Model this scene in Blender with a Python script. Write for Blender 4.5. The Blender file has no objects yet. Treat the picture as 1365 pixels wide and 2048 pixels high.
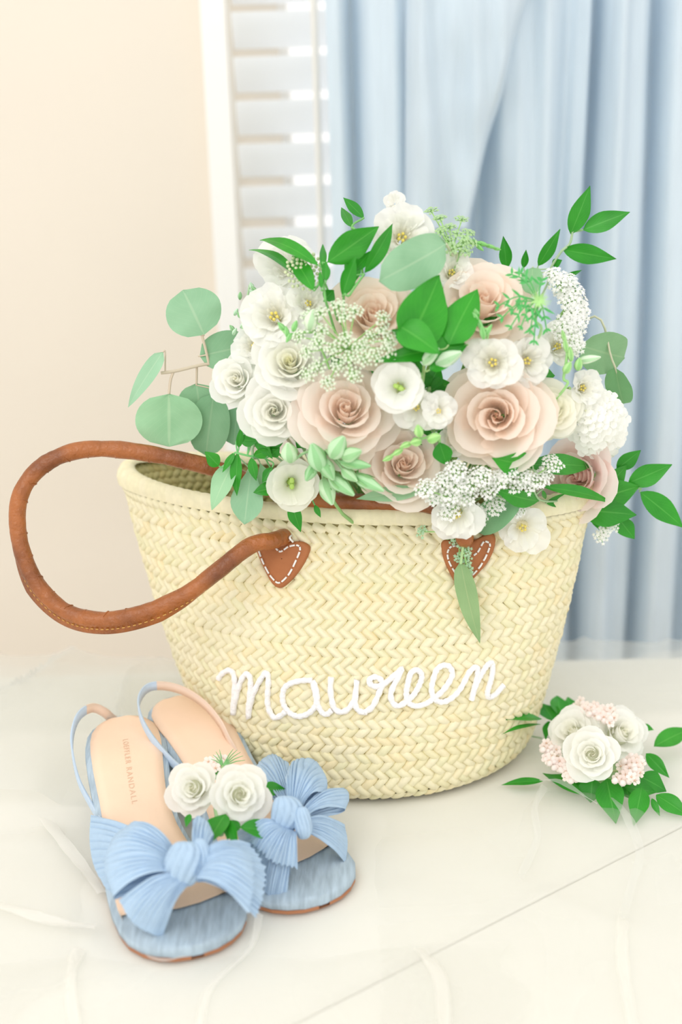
import bpy, bmesh, math, random
from math import sin, cos, pi, radians, sqrt, atan2
from mathutils import Vector, Matrix, noise
from mathutils.bvhtree import BVHTree
V = Vector
RND = random.Random(7)
SC = bpy.context.scene
COL = SC.collection

# ------------------------------------------------------------------ camera, world, light, exposure
FPX = 2844.0
CAM = V((0.0, -1.25, 0.69))
PITCH, ROLL = radians(20), radians(1.7)
FWD = V((0, cos(PITCH), -sin(PITCH)))
_r0, _u0 = V((1, 0, 0)), V((0, sin(PITCH), cos(PITCH)))
RIGHT = _r0 * cos(ROLL) - _u0 * sin(ROLL)
UP = _u0 * cos(ROLL) + _r0 * sin(ROLL)
cd = bpy.data.cameras.new('camera')
cam = bpy.data.objects.new('camera', cd)
COL.objects.link(cam)
cam.matrix_world = Matrix(((RIGHT.x, UP.x, -FWD.x, CAM.x), (RIGHT.y, UP.y, -FWD.y, CAM.y), (RIGHT.z, UP.z, -FWD.z, CAM.z), (0, 0, 0, 1)))
cd.sensor_fit = 'VERTICAL'
cd.sensor_height = 36.0
cd.sensor_width = 24.0
cd.lens = FPX / 2048 * 36.0
cd.dof.use_dof = True
cd.dof.focus_distance = 1.24
cd.dof.aperture_fstop = 2.5
cd.clip_start = 0.05
SC.camera = cam

world = bpy.data.worlds.new('daylight')
SC.world = world
world.use_nodes = True
bg = world.node_tree.nodes['Background']
bg.inputs['Color'].default_value = (1.0, 0.985, 0.955, 1)
bg.inputs['Strength'].default_value = 1.02

ld = bpy.data.lights.new('soft_fill_light', 'AREA')  # added soft fill lamp, upper left front and out of view, not a window
ld.shape = 'RECTANGLE'; ld.size = 2.2; ld.size_y = 1.8; ld.energy = 20; ld.color = (1.0, 0.97, 0.92)
lo = bpy.data.objects.new('soft_fill_light', ld)
COL.objects.link(lo)
lo.location = (-1.1, -2.0, 2.2)
lo.rotation_euler = (V((0, 0, .15)) - lo.location).to_track_quat('-Z', 'Y').to_euler()

SC.view_settings.view_transform = 'Standard'
SC.view_settings.look = 'None'
SC.view_settings.gamma = 1.0
SC.view_settings.use_curve_mapping = False
SC.view_settings.exposure = 0.32
SC.cycles.use_denoising = True
SC.cycles.max_bounces = 10
SC.cycles.diffuse_bounces = 6
SC.cycles.transparent_max_bounces = 24

# ------------------------------------------------------------------ helpers
def ray(px, py): return FWD + RIGHT * ((px - 682.5) / FPX) + UP * ((1024 - py) / FPX)
def pz(px, py, z):
    d = ray(px, py); return CAM + d * ((z - CAM.z) / d.z)
def at(px, py, y):
    d = ray(px, py); return CAM + d * ((y - CAM.y) / d.y)
def depth(p): return (p - CAM).dot(FWD)
def pxm(p): return depth(p) / FPX          # metres covered by one photo pixel at p

def lin(c):
    c /= 255.0
    return c / 12.92 if c <= .04045 else ((c + .055) / 1.055) ** 2.4
def rgb(r, g, b): return (lin(r), lin(g), lin(b), 1.0)

def spline(pts, n=8, closed=False):
    P = [V(p) for p in pts]; out = []; m = len(P)
    for i in range(m if closed else m - 1):
        p0 = P[(i - 1) % m] if closed or i > 0 else P[0] * 2 - P[1]
        p1, p2 = P[i], P[(i + 1) % m]
        p3 = P[(i + 2) % m] if closed or i + 2 < m else P[-1] * 2 - P[-2]
        for k in range(n):
            t = k / n
            out.append(.5 * ((2 * p1) + (p2 - p0) * t + (2 * p0 - 5 * p1 + 4 * p2 - p3) * t * t + (3 * p1 - p0 - 3 * p2 + p3) * t ** 3))
    if not closed: out.append(P[-1].copy())
    return out

class MB:
    """collects geometry for one mesh; every face carries a tint written to the colour attribute"""
    def __init__(s): s.v = []; s.f = []; s.t = []; s.uv = {}; s.m = []
    def add(s, vs, fs, tint=(1, 1, 1), mi=0, uvs=None):
        o = len(s.v); s.v += [tuple(p) for p in vs]
        if uvs:
            for i, w in enumerate(uvs): s.uv[o + i] = w
        for f in fs:
            s.f.append(tuple(i + o for i in f)); s.t.append(tint); s.m.append(mi)
    def grid(s, rows, closed_u=False, tint=(1, 1, 1), mi=0, uvs=None, flip=False):
        nu, nv = len(rows[0]), len(rows); fs = []
        for j in range(nv - 1):
            for i in range(nu if closed_u else nu - 1):
                a, b = j * nu + i, j * nu + (i + 1) % nu
                q = (a, b, b + nu, a + nu)
                fs.append(q[::-1] if flip else q)
        s.add([p for r in rows for p in r], fs, tint, mi, [w for r in uvs for w in r] if uvs else None)
    def tube(s, path, rad, seg=8, cap=True, tint=(1, 1, 1), mi=0, closed=False):
        n = len(path); rows = []; side = None
        for i, p in enumerate(path):
            a = path[(i + 1) % n] if closed or i < n - 1 else path[i]
            b = path[(i - 1) % n] if closed or i > 0 else path[i]
            t = (a - b).normalized()
            if side is None:
                side = t.orthogonal().normalized()
            side = (side - t * side.dot(t)).normalized()
            up = t.cross(side); r = rad(i / max(1, n - 1)) if callable(rad) else rad
            rows.append([p + (side * cos(2 * pi * k / seg) + up * sin(2 * pi * k / seg)) * r for k in range(seg)])
        if closed: rows.append(rows[0])
        s.grid(rows, True, tint, mi)
        if cap and not closed:
            s.add(rows[0], [tuple(range(seg))[::-1]], tint, mi); s.add(rows[-1], [tuple(range(seg))], tint, mi)
    def blob(s, c, rx, ry=None, rz=None, rot=None, nu=8, nv=6, tint=(1, 1, 1), mi=0):
        ry = rx if ry is None else ry; rz = rx if rz is None else rz; rows = []
        for j in range(nv + 1):
            a = -pi / 2 + pi * j / nv; row = []
            for i in range(nu):
                q = V((rx * cos(a) * cos(2 * pi * i / nu), ry * cos(a) * sin(2 * pi * i / nu), rz * sin(a)))
                row.append(c + (rot @ q if rot else q))
            rows.append(row)
        s.grid(rows, True, tint, mi)
    def box(s, lo, hi, tint=(1, 1, 1), mi=0, bev=0.0):
        x0, y0, z0 = lo; x1, y1, z1 = hi
        s.add([(x, y, z) for x in (x0, x1) for y in (y0, y1) for z in (z0, z1)],
              [(0, 1, 3, 2), (4, 6, 7, 5), (0, 4, 5, 1), (2, 3, 7, 6), (0, 2, 6, 4), (1, 5, 7, 3)], tint, mi)
    def mesh(s, name, mats, smooth=True):
        me = bpy.data.meshes.new(name); me.from_pydata(s.v, [], s.f)
        if not isinstance(mats, (list, tuple)): mats = [mats]
        for m in mats: me.materials.append(m)
        ca = me.color_attributes.new('tint', 'FLOAT_COLOR', 'CORNER')
        buf = []
        for p in me.polygons:
            c = s.t[p.index]
            buf += [c[0], c[1], c[2], 1.0] * p.loop_total
        ca.data.foreach_set('color', buf)
        if len(mats) > 1: me.polygons.foreach_set('material_index', s.m)
        if s.uv:
            ul = me.uv_layers.new(name='UVMap')
            for l in me.loops: ul.data[l.index].uv = s.uv.get(l.vertex_index, (0, 0))
        if smooth: me.polygons.foreach_set('use_smooth', [True] * len(me.polygons))
        me.update()
        return me
    def build(s, name, mats, parent=None, smooth=True, **kw):
        return link(name, s.mesh(name, mats, smooth), parent, **kw)

WORLD = {}                                   # object -> world matrix of its own
def link(name, data, parent=None, mat=None, label=None, cat=None, group=None, kind=None):
    """mat: world matrix of the object"""
    o = bpy.data.objects.new(name, data); COL.objects.link(o)
    m = mat or Matrix.Identity(4)
    if parent:
        o.parent = parent
        o.matrix_parent_inverse = WORLD[parent.name].inverted()
    o.matrix_basis = m
    WORLD[o.name] = m.copy()
    for k, v in (('label', label), ('category', cat), ('group', group), ('kind', kind)):
        if v: o[k] = v
    return o
def thing(name, label, cat, loc, group=None):
    o = link(name, None, None, Matrix.Translation(loc), label, cat, group)
    o.empty_display_size = .02
    return o

# ------------------------------------------------------------------ materials
def mat_new(name):
    m = bpy.data.materials.new(name); m.use_nodes = True; nt = m.node_tree; nt.nodes.clear()
    out = nt.nodes.new('ShaderNodeOutputMaterial')
    return m, nt, out
def N(nt, t, **kw):
    n = nt.nodes.new(t)
    for k, v in kw.items(): setattr(n, k, v)
    return n
def setin(n, **kw):
    for k, v in kw.items(): n.inputs[k.replace('_', ' ')].default_value = v
def make_mat(name, col, rough=.6, spec=.3, tint=True, noise_amt=.0, noise_scale=40, col2=None, trans=0.0, bump=0.0, bump_scale=120, coords='Object', stretch=None, veins=None, detail=3, sss=0):
    m, nt, out = mat_new(name); L = nt.links.new
    b = N(nt, 'ShaderNodeBsdfPrincipled'); setin(b, Roughness=rough)
    b.inputs['Specular IOR Level'].default_value = spec
    tc = N(nt, 'ShaderNodeTexCoord'); vec = tc.outputs[coords]
    if stretch:
        mp = N(nt, 'ShaderNodeMapping'); mp.inputs['Scale'].default_value = stretch
        L(vec, mp.inputs['Vector']); vec = mp.outputs[0]
    cur = None
    rgbn = N(nt, 'ShaderNodeRGB'); rgbn.outputs[0].default_value = col; cur = rgbn.outputs[0]
    if noise_amt:
        nz = N(nt, 'ShaderNodeTexNoise'); setin(nz, Scale=noise_scale, Detail=detail); L(vec, nz.inputs['Vector'])
        rp = N(nt, 'ShaderNodeValToRGB'); rp.color_ramp.elements[0].position = .35; rp.color_ramp.elements[1].position = .68
        L(nz.outputs['Fac'], rp.inputs[0])
        mx = N(nt, 'ShaderNodeMix', data_type='RGBA'); L(cur, mx.inputs['A'])
        mx.inputs['B'].default_value = col2 or tuple(c * (1 - noise_amt) for c in col[:3]) + (1,)
        mu = N(nt, 'ShaderNodeMath', operation='MULTIPLY'); mu.inputs[1].default_value = 1.0 if col2 is None else noise_amt
        L(rp.outputs[0], mu.inputs[0]); L(mu.outputs[0], mx.inputs['Factor']); cur = mx.outputs['Result']
    if veins:
        uv = N(nt, 'ShaderNodeUVMap'); sx = N(nt, 'ShaderNodeSeparateXYZ'); L(uv.outputs[0], sx.inputs[0])
        a = N(nt, 'ShaderNodeMath', operation='SUBTRACT'); a.inputs[1].default_value = .5; L(sx.outputs[0], a.inputs[0])
        ab = N(nt, 'ShaderNodeMath', operation='ABSOLUTE'); L(a.outputs[0], ab.inputs[0])
        mid = N(nt, 'ShaderNodeMapRange'); setin(mid, **{'From Min': .012, 'From Max': .035, 'To Min': 1.0, 'To Max': 0.0}); L(ab.outputs[0], mid.inputs[0])
        sd = N(nt, 'ShaderNodeMath', operation='MULTIPLY_ADD'); sd.inputs[1].default_value = -.9; L(ab.outputs[0], sd.inputs[0]); L(sx.outputs[1], sd.inputs[2])
        ml = N(nt, 'ShaderNodeMath', operation='MULTIPLY'); ml.inputs[1].default_value = 55; L(sd.outputs[0], ml.inputs[0])
        sn = N(nt, 'ShaderNodeMath', operation='SINE'); L(ml.outputs[0], sn.inputs[0])
        sr = N(nt, 'ShaderNodeMapRange'); setin(sr, **{'From Min': .86, 'From Max': 1.0, 'To Min': 0.0, 'To Max': .22}); L(sn.outputs[0], sr.inputs[0])
        mxx = N(nt, 'ShaderNodeMath', operation='MAXIMUM'); L(mid.outputs[0], mxx.inputs[0]); L(sr.outputs[0], mxx.inputs[1])
        sc = N(nt, 'ShaderNodeMath', operation='MULTIPLY'); sc.inputs[1].default_value = .30; L(mxx.outputs[0], sc.inputs[0])
        mv = N(nt, 'ShaderNodeMix', data_type='RGBA'); L(sc.outputs[0], mv.inputs['Factor']); L(cur, mv.inputs['A']); mv.inputs['B'].default_value = veins; cur = mv.outputs['Result']
    if tint:
        at_ = N(nt, 'ShaderNodeAttribute', attribute_name='tint')
        mt = N(nt, 'ShaderNodeMix', data_type='RGBA', blend_type='MULTIPLY'); mt.inputs['Factor'].default_value = 1
        L(cur, mt.inputs['A']); L(at_.outputs['Color'], mt.inputs['B']); cur = mt.outputs['Result']
    L(cur, b.inputs['Base Color'])
    if bump:
        nb = N(nt, 'ShaderNodeTexNoise'); setin(nb, Scale=bump_scale, Detail=4); L(vec, nb.inputs['Vector'])
        bp = N(nt, 'ShaderNodeBump'); setin(bp, Strength=bump, Distance=.002); L(nb.outputs['Fac'], bp.inputs['Height']); L(bp.outputs[0], b.inputs['Normal'])
    sh = b.outputs[0]
    if trans:
        tr = N(nt, 'ShaderNodeBsdfTranslucent'); L(cur, tr.inputs['Color'])
        ms = N(nt, 'ShaderNodeMixShader'); ms.inputs[0].default_value = trans; L(sh, ms.inputs[1]); L(tr.outputs[0], ms.inputs[2]); sh = ms.outputs[0]
    L(sh, out.inputs['Surface'])
    return m

def make_tulle(name, col, opacity):
    m, nt, out = mat_new(name); L = nt.links.new
    d = N(nt, 'ShaderNodeBsdfDiffuse'); d.inputs['Color'].default_value = col
    t = N(nt, 'ShaderNodeBsdfTranslucent'); t.inputs['Color'].default_value = col
    a = N(nt, 'ShaderNodeMixShader'); a.inputs[0].default_value = .5; L(d.outputs[0], a.inputs[1]); L(t.outputs[0], a.inputs[2])
    tp = N(nt, 'ShaderNodeBsdfTransparent')
    ms = N(nt, 'ShaderNodeMixShader'); ms.inputs[0].default_value = opacity
    L(tp.outputs[0], ms.inputs[1]); L(a.outputs[0], ms.inputs[2]); L(ms.outputs[0], out.inputs['Surface'])
    return m

M = {}
M['wall'] = make_mat('painted_wall', rgb(231, 222, 209), .9, .1, noise_amt=.02, noise_scale=3, bump=.05, bump_scale=300)
M['white_paint'] = make_mat('white_paint', rgb(244, 243, 240), .6, .2, tint=False)
M['slat'] = make_mat('white_slat', rgb(250, 252, 254), .5, .2, tint=False, trans=.6)
M['cord'] = make_mat('blind_cord', rgb(232, 230, 224), .8, .1, tint=False)
M['floorwood'] = make_mat('pale_floor', rgb(205, 198, 186), .6, .2, noise_amt=.12, noise_scale=6, stretch=(1, 12, 1))
M['table'] = make_mat('white_table_paint', rgb(240, 238, 231), .55, .25, noise_amt=.02, noise_scale=9)
M['chiffon'] = make_mat('pale_blue_chiffon', rgb(214, 227, 237), .85, .1, noise_amt=.05, noise_scale=90, stretch=(1, 1, .12), trans=.15, bump=.25, bump_scale=160)
M['straw'] = make_mat('palm_straw', rgb(237, 229, 197), .6, .2, noise_amt=.08, noise_scale=160, stretch=(1, 1, 1))
M['straw_core'] = make_mat('straw_core', rgb(166, 152, 100), .85, .1, noise_amt=.15, noise_scale=60)
M['leather'] = make_mat('tan_leather', rgb(168, 98, 44), .30, .55, noise_amt=.85, noise_scale=26, col2=rgb(100, 50, 20), bump=.9, bump_scale=200)
M['patch'] = make_mat('brown_leather_patch', rgb(172, 108, 66), .6, .3, noise_amt=.3, noise_scale=60, col2=rgb(140, 80, 42), bump=.2, bump_scale=300)
M['thread'] = make_mat('white_thread', rgb(238, 236, 232), .8, .1)
M['gold_thread'] = make_mat('golden_thread', rgb(196, 150, 84), .7, .2)
M['yarn'] = make_mat('white_yarn', rgb(247, 244, 243), .95, .05, bump=.6, bump_scale=420)
M['petal'] = make_mat('petal', (1, 1, 1, 1), .6, .12, trans=.5)
M['leaf'] = make_mat('glossy_leaf', rgb(56, 158, 46), .34, .4, noise_amt=.5, noise_scale=34, col2=rgb(26, 118, 30), veins=rgb(120, 200, 100), trans=.25)
M['eucalyptus'] = make_mat('silver_leaf', rgb(158, 198, 164), .65, .15, noise_amt=.6, noise_scale=30, col2=rgb(132, 178, 140), veins=rgb(200, 218, 190), trans=.18)
M['stem'] = make_mat('plant_stem', (1, 1, 1, 1), .6, .2)
M['bud'] = make_mat('flower_bud', (1, 1, 1, 1), .5, .25, trans=.15)
M['floret'] = make_mat('floret', (1, 1, 1, 1), .7, .1, trans=.2)
M['shoe_fabric'] = make_mat('crinkled_blue_fabric', rgb(184, 202, 216), .9, .08, noise_amt=.24, noise_scale=55, stretch=(5, .7, 1), bump=.7, bump_scale=70, detail=4)
M['bow'] = make_mat('pleated_blue_chiffon', rgb(184, 209, 233), .9, .08, noise_amt=.05, noise_scale=120, bump=.25, bump_scale=260, trans=.1)
M['insole'] = make_mat('peach_insole', rgb(244, 214, 188), .5, .25, noise_amt=.04, noise_scale=30, bump=.08, bump_scale=500)
M['strap'] = make_mat('strap_blue', rgb(194, 211, 230), .7, .15, bump=.2, bump_scale=300)
M['strap_in'] = make_mat('strap_lining', rgb(232, 206, 186), .6, .2)
M['outsole'] = make_mat('brown_outsole', rgb(176, 120, 86), .6, .3, tint=False)
M['imprint'] = make_mat('stamped_letters', rgb(222, 192, 166), .5, .3, tint=False)
M['tulle'] = make_tulle('tulle', rgb(240, 240, 236), .20)
M['tulle2'] = make_tulle('dense_tulle', rgb(240, 241, 238), .34)
M['ribbon'] = make_tulle('satin_edge', rgb(250, 249, 245), .62)
m, nt, out = mat_new('window_glass')
gl = N(nt, 'ShaderNodeBsdfGlossy'); gl.inputs['Roughness'].default_value = .02
tp = N(nt, 'ShaderNodeBsdfTransparent'); mx = N(nt, 'ShaderNodeMixShader'); mx.inputs[0].default_value = .06
nt.links.new(tp.outputs[0], mx.inputs[1]); nt.links.new(gl.outputs[0], mx.inputs[2]); nt.links.new(mx.outputs[0], out.inputs[0])
M['glass'] = m

# ------------------------------------------------------------------ setting
FLOOR_Z = -.75
WALL_Y = .56
def box_obj(name, lo, hi, mat, parent=None, **kw):
    b = MB(); b.box(lo, hi); return b.build(name, mat, parent, smooth=False, **kw)
def xat(px, py, y): return at(px, py, y).x

wx0 = xat(560, 200, WALL_Y)              # left edge of the glazed opening
wx1 = 1.1
box_obj('floor', (-3, -3, FLOOR_Z - .05), (3, WALL_Y + .12, FLOOR_Z), M['floorwood'], kind='structure')
wb = MB()
wb.box((-3, WALL_Y, FLOOR_Z), (wx0, WALL_Y + .1, 2.2)); wb.box((wx1, WALL_Y, FLOOR_Z), (3, WALL_Y + .1, 2.2))
wb.box((wx0, WALL_Y, FLOOR_Z), (wx1, WALL_Y + .1, .10)); wb.box((wx0, WALL_Y, 1.5), (wx1, WALL_Y + .1, 2.2))
wb.build('wall_back', M['wall'], smooth=False, kind='structure')
w = link('window_1', None, None, Matrix.Translation((wx0, WALL_Y, .1)), kind='structure')
box_obj('window_frame', (wx0, WALL_Y + .03, .1), (wx0 + .012, WALL_Y + .07, 1.5), M['white_paint'], w)
box_obj('window_frame', (wx0 + .012, WALL_Y + .03, .1), (wx1, WALL_Y + .07, .14), M['white_paint'], w)
box_obj('pane', (wx0 + .012, WALL_Y + .048, .14), (wx1, WALL_Y + .052, 1.5), M['glass'], w)
tx0, tx1 = xat(402, 0, WALL_Y), xat(452, 0, WALL_Y)
tb = MB(); tb.box((tx0, WALL_Y - .022, FLOOR_Z), (tx1, WALL_Y - .0005, 2.2))
tb.build('trim_1', M['white_paint'], smooth=False, kind='structure')

# blinds: slats, cord and bottom
BY = WALL_Y - .03
bx0, bx1 = xat(462, 0, BY), xat(1300, 0, BY)
blind = thing('venetian_blind', 'white slatted blind in the window left of the pale blue dress', 'blind', (bx0, BY, .1))
gaps = [14, 95, 184, 272, 359, 444]
zs = [at(600, g, BY).z for g in gaps]
pitch = (zs[0] - zs[-1]) / 5
for k in range(-5, 8):
    zc = zs[0] - pitch * (k + .5)
    rows = []
    for j in range(9):
        a = -1 + 2 * j / 8
        tilt = radians(62)
        y = -a * cos(tilt) * .031 + .004 * (1 - a * a) * -1
        z = a * sin(tilt) * .0235
        rows.append([V((bx0, BY + y, zc + z)), V((bx1, BY + y, zc + z))])
    b = MB(); b.grid(rows)
    r2 = [[p + V((0, .003, .001)) for p in r] for r in rows]; b.grid(r2, flip=True)
    b.build('slat', M['slat'], blind)
b = MB()
c0, c1 = at(626, -60, BY - .045), at(626, 480, BY - .045)
b.tube([V((c0.x, BY - .045, 1.2)), V((c0.x, BY - .045, .2))], .0042, 8)
b.build('pull_cord', M['cord'], blind)
for px in (470, 640):
    b = MB(); c = at(px, 200, BY).x
    b.tube([V((c, BY - .034, 1.2)), V((c, BY - .034, zs[0] - pitch * 8))], .0012, 6)
    b.build('ladder_string', M['cord'], blind)

# hanging dress ---------------------------------------------------
DY = .40
dress = thing('hanging_dress', 'pale blue chiffon dress hanging in soft vertical folds before the window', 'dress', at(1000, 1340, DY))
def dress_x(px): return xat(px, 300, DY)
def fold(x, folds):
    d = 0
    for (c, wd, am) in folds: d += am * math.exp(-((x - c) / wd) ** 2)
    return d
def drape_mesh(px0, px1, z0, z1, off, folds, nx=150, nz=40, edge=None, seed=0, slant=0.0):
    rows = []
    for j in range(nz + 1):
        v = j / nz; z = z0 + (z1 - z0) * v; row = []
        for i in range(nx + 1):
            u = i / nx
            pa, pb = (px0, px1) if edge is None else edge(v)
            px = pa + (pb - pa) * u
            x = dress_x(px)
            wob = noise.noise(V((v * 2.0, seed, px * .004))) * 18
            d = fold(px + wob + slant * (v - .5), folds)
            d += .004 * sin(px * .045 + 2 * noise.noise(V((px * .01, v * 1.5, seed + 3)))) + .003 * sin(px * .13 + v * 2)
            d += .008 * noise.noise(V((px * .012, v * 4, seed)))
            row.append(V((x, DY + off + d, z)))
        rows.append(row)
    return rows
ztop = at(900, -60, DY).z; zbot = -.30
folds = [(712, 12, .05), (690, 26, -.015), (770, 40, -.02), (960, 22, .055), (1010, 30, -.022), (1080, 35, -.02), (1120, 16, .02), (1187, 12, .075), (1225, 25, -.03), (1270, 24, -.01), (1312, 11, .05), (1350, 30, -.02), (1420, 15, .04)]
b = MB(); b.grid(drape_mesh(660, 1560, zbot, ztop, 0.0, folds, 220, 46, seed=1)); b.build('skirt', M['chiffon'], dress)
def sl_edge(v):
    # sleeve panel: wide at the top, slanting in towards its hem
    return (806 + 8 * v, 938 + 128 * v ** 1.1)
zs0, zs1 = at(870, 455, DY - .05).z, ztop
r = drape_mesh(0, 1, zs0, zs1, -.055, [(835, 25, -.012), (900, 20, .006), (1000, 30, -.012)], 60, 40, edge=sl_edge, seed=9)
for row in r:                                  # roll both borders back so the panel has depth
    n_ = len(row)
    for i in range(n_):
        e = min(i, n_ - 1 - i) / 8
        if e < 1: row[i].y += .045 * (1 - e) ** 2
b = MB(); b.grid(r); b.build('sleeve', M['chiffon'], dress)

# table -----------------------------------------------------------
TBY = .150
sA, sB = pz(600, 2041, 0), pz(940, 1868, 0)     # joint between the two boards
sd_ = (sB - sA).normalized()
table = thing('table', 'white painted table of two boards under the tulle veil', 'table', (0, -.2, FLOOR_Z))
def line_y(x): return sA.y + sd_.y / sd_.x * (x - sA.x)
def slab(poly, z0, z1, name):
    b = MB(); n = len(poly); vs = [(x, y, z0) for x, y in poly] + [(x, y, z1) for x, y in poly]
    fs = [tuple(range(n))[::-1], tuple(range(n, 2 * n))] + [(i, (i + 1) % n, n + (i + 1) % n, n + i) for i in range(n)]
    b.add(vs, fs); o = b.build(name, M['table'], table, smooth=False)
    md = o.modifiers.new('edge', 'BEVEL'); md.width = .0015; md.segments = 2
    return o
X0, X1, Y0 = -.8, .8, -.62
g = .0012
xe = sA.x + (Y0 - sA.y) * sd_.x / sd_.y; xt = sA.x + (TBY - sA.y) * sd_.x / sd_.y
slab([(X0, Y0), (xe - g, Y0), (xt - g, TBY), (X0, TBY)], -.03, 0, 'tabletop_board')
slab([(xe + g, Y0), (X1, Y0), (X1, TBY), (xt + g, TBY)], -.03, -.0006, 'tabletop_board')
for x in (X0 + .05, X1 - .05):
    for y in (Y0 + .05, TBY - .05):
        b = MB(); rr = [.02, .024, .028, .03]
        b.tube([V((x, y, FLOOR_Z + .72 * k / 3)) for k in range(4)], lambda t: .02 + .01 * t, 4)
        b.build('leg', M['table'], table, smooth=False)

# ------------------------------------------------------------------ straw basket
RX, RY, RZ, RA, RB, RROT, RRISE = .0085, .0041, .2581, .2218, .0747, -.2297, .0087
BX, BYC, BA, BB = .021, -.004, .156, .133
BROT = -.1
def sect(th, t, inset=0.0):
    """basket wall: th around (front = -pi/2), t from base 0 to rim 1"""
    k = t
    a = BA + (RA - BA) * k + .004 * sin(pi * t); bq_ = BB + (RB - BB) * (k ** 1.15) + .010 * sin(pi * t)
    if t < .07:
        c = .016 * (1 - sqrt(max(0, 1 - (1 - t / .07) ** 2))); a -= c; bq_ -= c
    a -= inset; bq_ -= inset
    cx = BX + (RX - BX) * k; cy = BYC + (RY - BYC) * k; ro = BROT + (RROT - BROT) * k
    x, y = a * cos(th), bq_ * sin(th)
    z = .006 + t * (RZ - .004 + RRISE * cos(th) ** 2 * t)
    return V((cx + cos(ro) * x - sin(ro) * y, cy + sin(ro) * x + cos(ro) * y, z))
def snorm(th, t):
    e = 1e-3
    du = sect(th + e, t) - sect(th - e, t); dv = sect(th, min(1, t + e)) - sect(th, max(0, t - e))
    return du.cross(dv).normalized()
basket = thing('straw_basket', 'woven straw market basket with tan leather handle and white yarn lettering', 'basket', (BX, BYC, 0))
NU = 96
def ring(t, ins): return [sect(2 * pi * i / NU, t, ins) for i in range(NU)]
shell = MB()
ts = [0, .01, .03, .05, .07] + [.07 + .93 * i / 22 for i in range(1, 23)]
shell.grid([ring(t, 0) for t in ts] + [ring(1.0, .004)] + [ring(t, .0045) for t in ts[::-1] if t > .02], True)
nb_ = len(ts)
bot = ring(0, 0); shell.add(bot + [V((BX, BYC, .006))], [(i, NU, (i + 1) % NU)[::-1] for i in range(NU)])
ins_ = [p + V((0, 0, .004)) for p in ring(.03, .0045)]; shell.add(ins_ + [V((BX, BYC, .017))], [(i, (i + 1) % NU, NU) for i in range(NU)])
shell_o = shell.build('shell', M['straw_core'], basket)
bvh = BVHTree.FromPolygons([V(p) for p in shell.v], shell.f)
def onb(px, py, off=.003):
    """the photo's pixel on the basket's outer wall"""
    d = ray(px, py).normalized(); h, nrm, i, dist = bvh.ray_cast(CAM, d)
    if h is None: return at(px, py, -.08), V((0, -1, 0))
    if nrm.dot(d) > 0: nrm = -nrm
    return h + nrm * off, nrm

STRAW_T = [(1, 1, 1), (.985, .985, .955), (1.0, .975, .92), (.95, .97, .90), (1.0, 1.0, .97), (1.0, .95, .85), (.96, .955, .87), (.975, .98, .955)]
def straw_pts():
    rows = []; uu = (-1, -.72, 0, .72, 1)
    for j, v in enumerate((-1, -.62, 0, .62, 1)):
        row = []
        for u in uu:
            e = 1 - .12 * abs(v) ** 3
            h = .0021 * (1 - .6 * v * v) * (1 - abs(u) ** 3) - .0006 * abs(v) ** 2
            row.append(V((v * .5, u * .5 * e, h if abs(u) < 1 and abs(v) < 1 else -.0016)))
        rows.append(row)
    return rows
SP = straw_pts()
straw_me = []
for tnt in STRAW_T:
    b = MB(); b.grid(SP, tint=tnt); straw_me.append(b.mesh('straw_strip', M['straw']))
cells = []                                   # (matrix, tint index, visible size)
NB = 15
t_hi = .93
for braid in range(NB):
    ta, tb_ = t_hi * (1 - braid / NB), t_hi * (1 - (braid + 1) / NB)
    tm = (ta + tb_) / 2
    ring_ = [sect(2 * pi * i / 400, tm) for i in range(401)]
    acc = [0]
    for i in range(400): acc.append(acc[-1] + (ring_[i + 1] - ring_[i]).length)
    n = round(acc[-1] / .0103); ph = RND.random()
    pb_tint = RND.choice([0, 0, 1, 2, 3, 6])
    for half in (0, 1):
        t = ta + (tb_ - ta) * (.25 + .5 * half)
        hgt = (ta - tb_) * .27 / 2
        for k in range(n):
            s = (k + ph) % n / n * acc[-1]
            i = 0
            lo_, hi_ = 0, 400
            while hi_ - lo_ > 1:
                mid = (lo_ + hi_) // 2
                if acc[mid] <= s: lo_ = mid
                else: hi_ = mid
            th = 2 * pi * (lo_ + (s - acc[lo_]) / max(1e-9, acc[lo_ + 1] - acc[lo_])) / 400
            P = sect(th, t); n_ = snorm(th, t)
            e1 = (sect(th + .01, t) - sect(th - .01, t)).normalized(); e2 = n_.cross(e1)
            an = radians(-43 if half == 0 else 43) + RND.uniform(-.06, .06)
            if RND.random() < .04: an += RND.uniform(-.15, .15)
            ax = e1 * cos(an) + e2 * sin(an); ay = n_.cross(ax)
            ln = hgt / sin(radians(43)) * 1.42; wd = .0081 * RND.uniform(.90, 1.06)
            tl = ax * RND.uniform(-.05, .05)
            nn = (n_ + tl).normalized(); ax = (ax - nn * ax.dot(nn)).normalized(); ay = nn.cross(ax)
            pos = P + n_ * RND.uniform(.0012, .0021)
            mt = Matrix(((ax.x * ln, ay.x * wd, nn.x, pos.x), (ax.y * ln, ay.y * wd, nn.y, pos.y), (ax.z * ln, ay.z * wd, nn.z, pos.z), (0, 0, 0, 1)))
            ti = pb_tint if RND.random() < .45 else RND.randrange(len(STRAW_T))
            vd = (CAM - P); vis = n_.dot(vd.normalized()) / vd.length ** 2
            # what hides it in the photograph: bouquet, shoes
            cells.append((vis, mt, ti, t))
cells.sort(key=lambda c: -c[0])
rest = MB(); cnt = 0
for vis, mt, ti, t in cells:
    if cnt < 300:
        link('straw_strip', straw_me[ti], basket, mt); cnt += 1
    else:
        rest.grid([[mt @ p for p in r_] for r_ in SP], tint=STRAW_T[ti])
rest.build('straw_weave', M['straw'], basket, kind='stuff')
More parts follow.
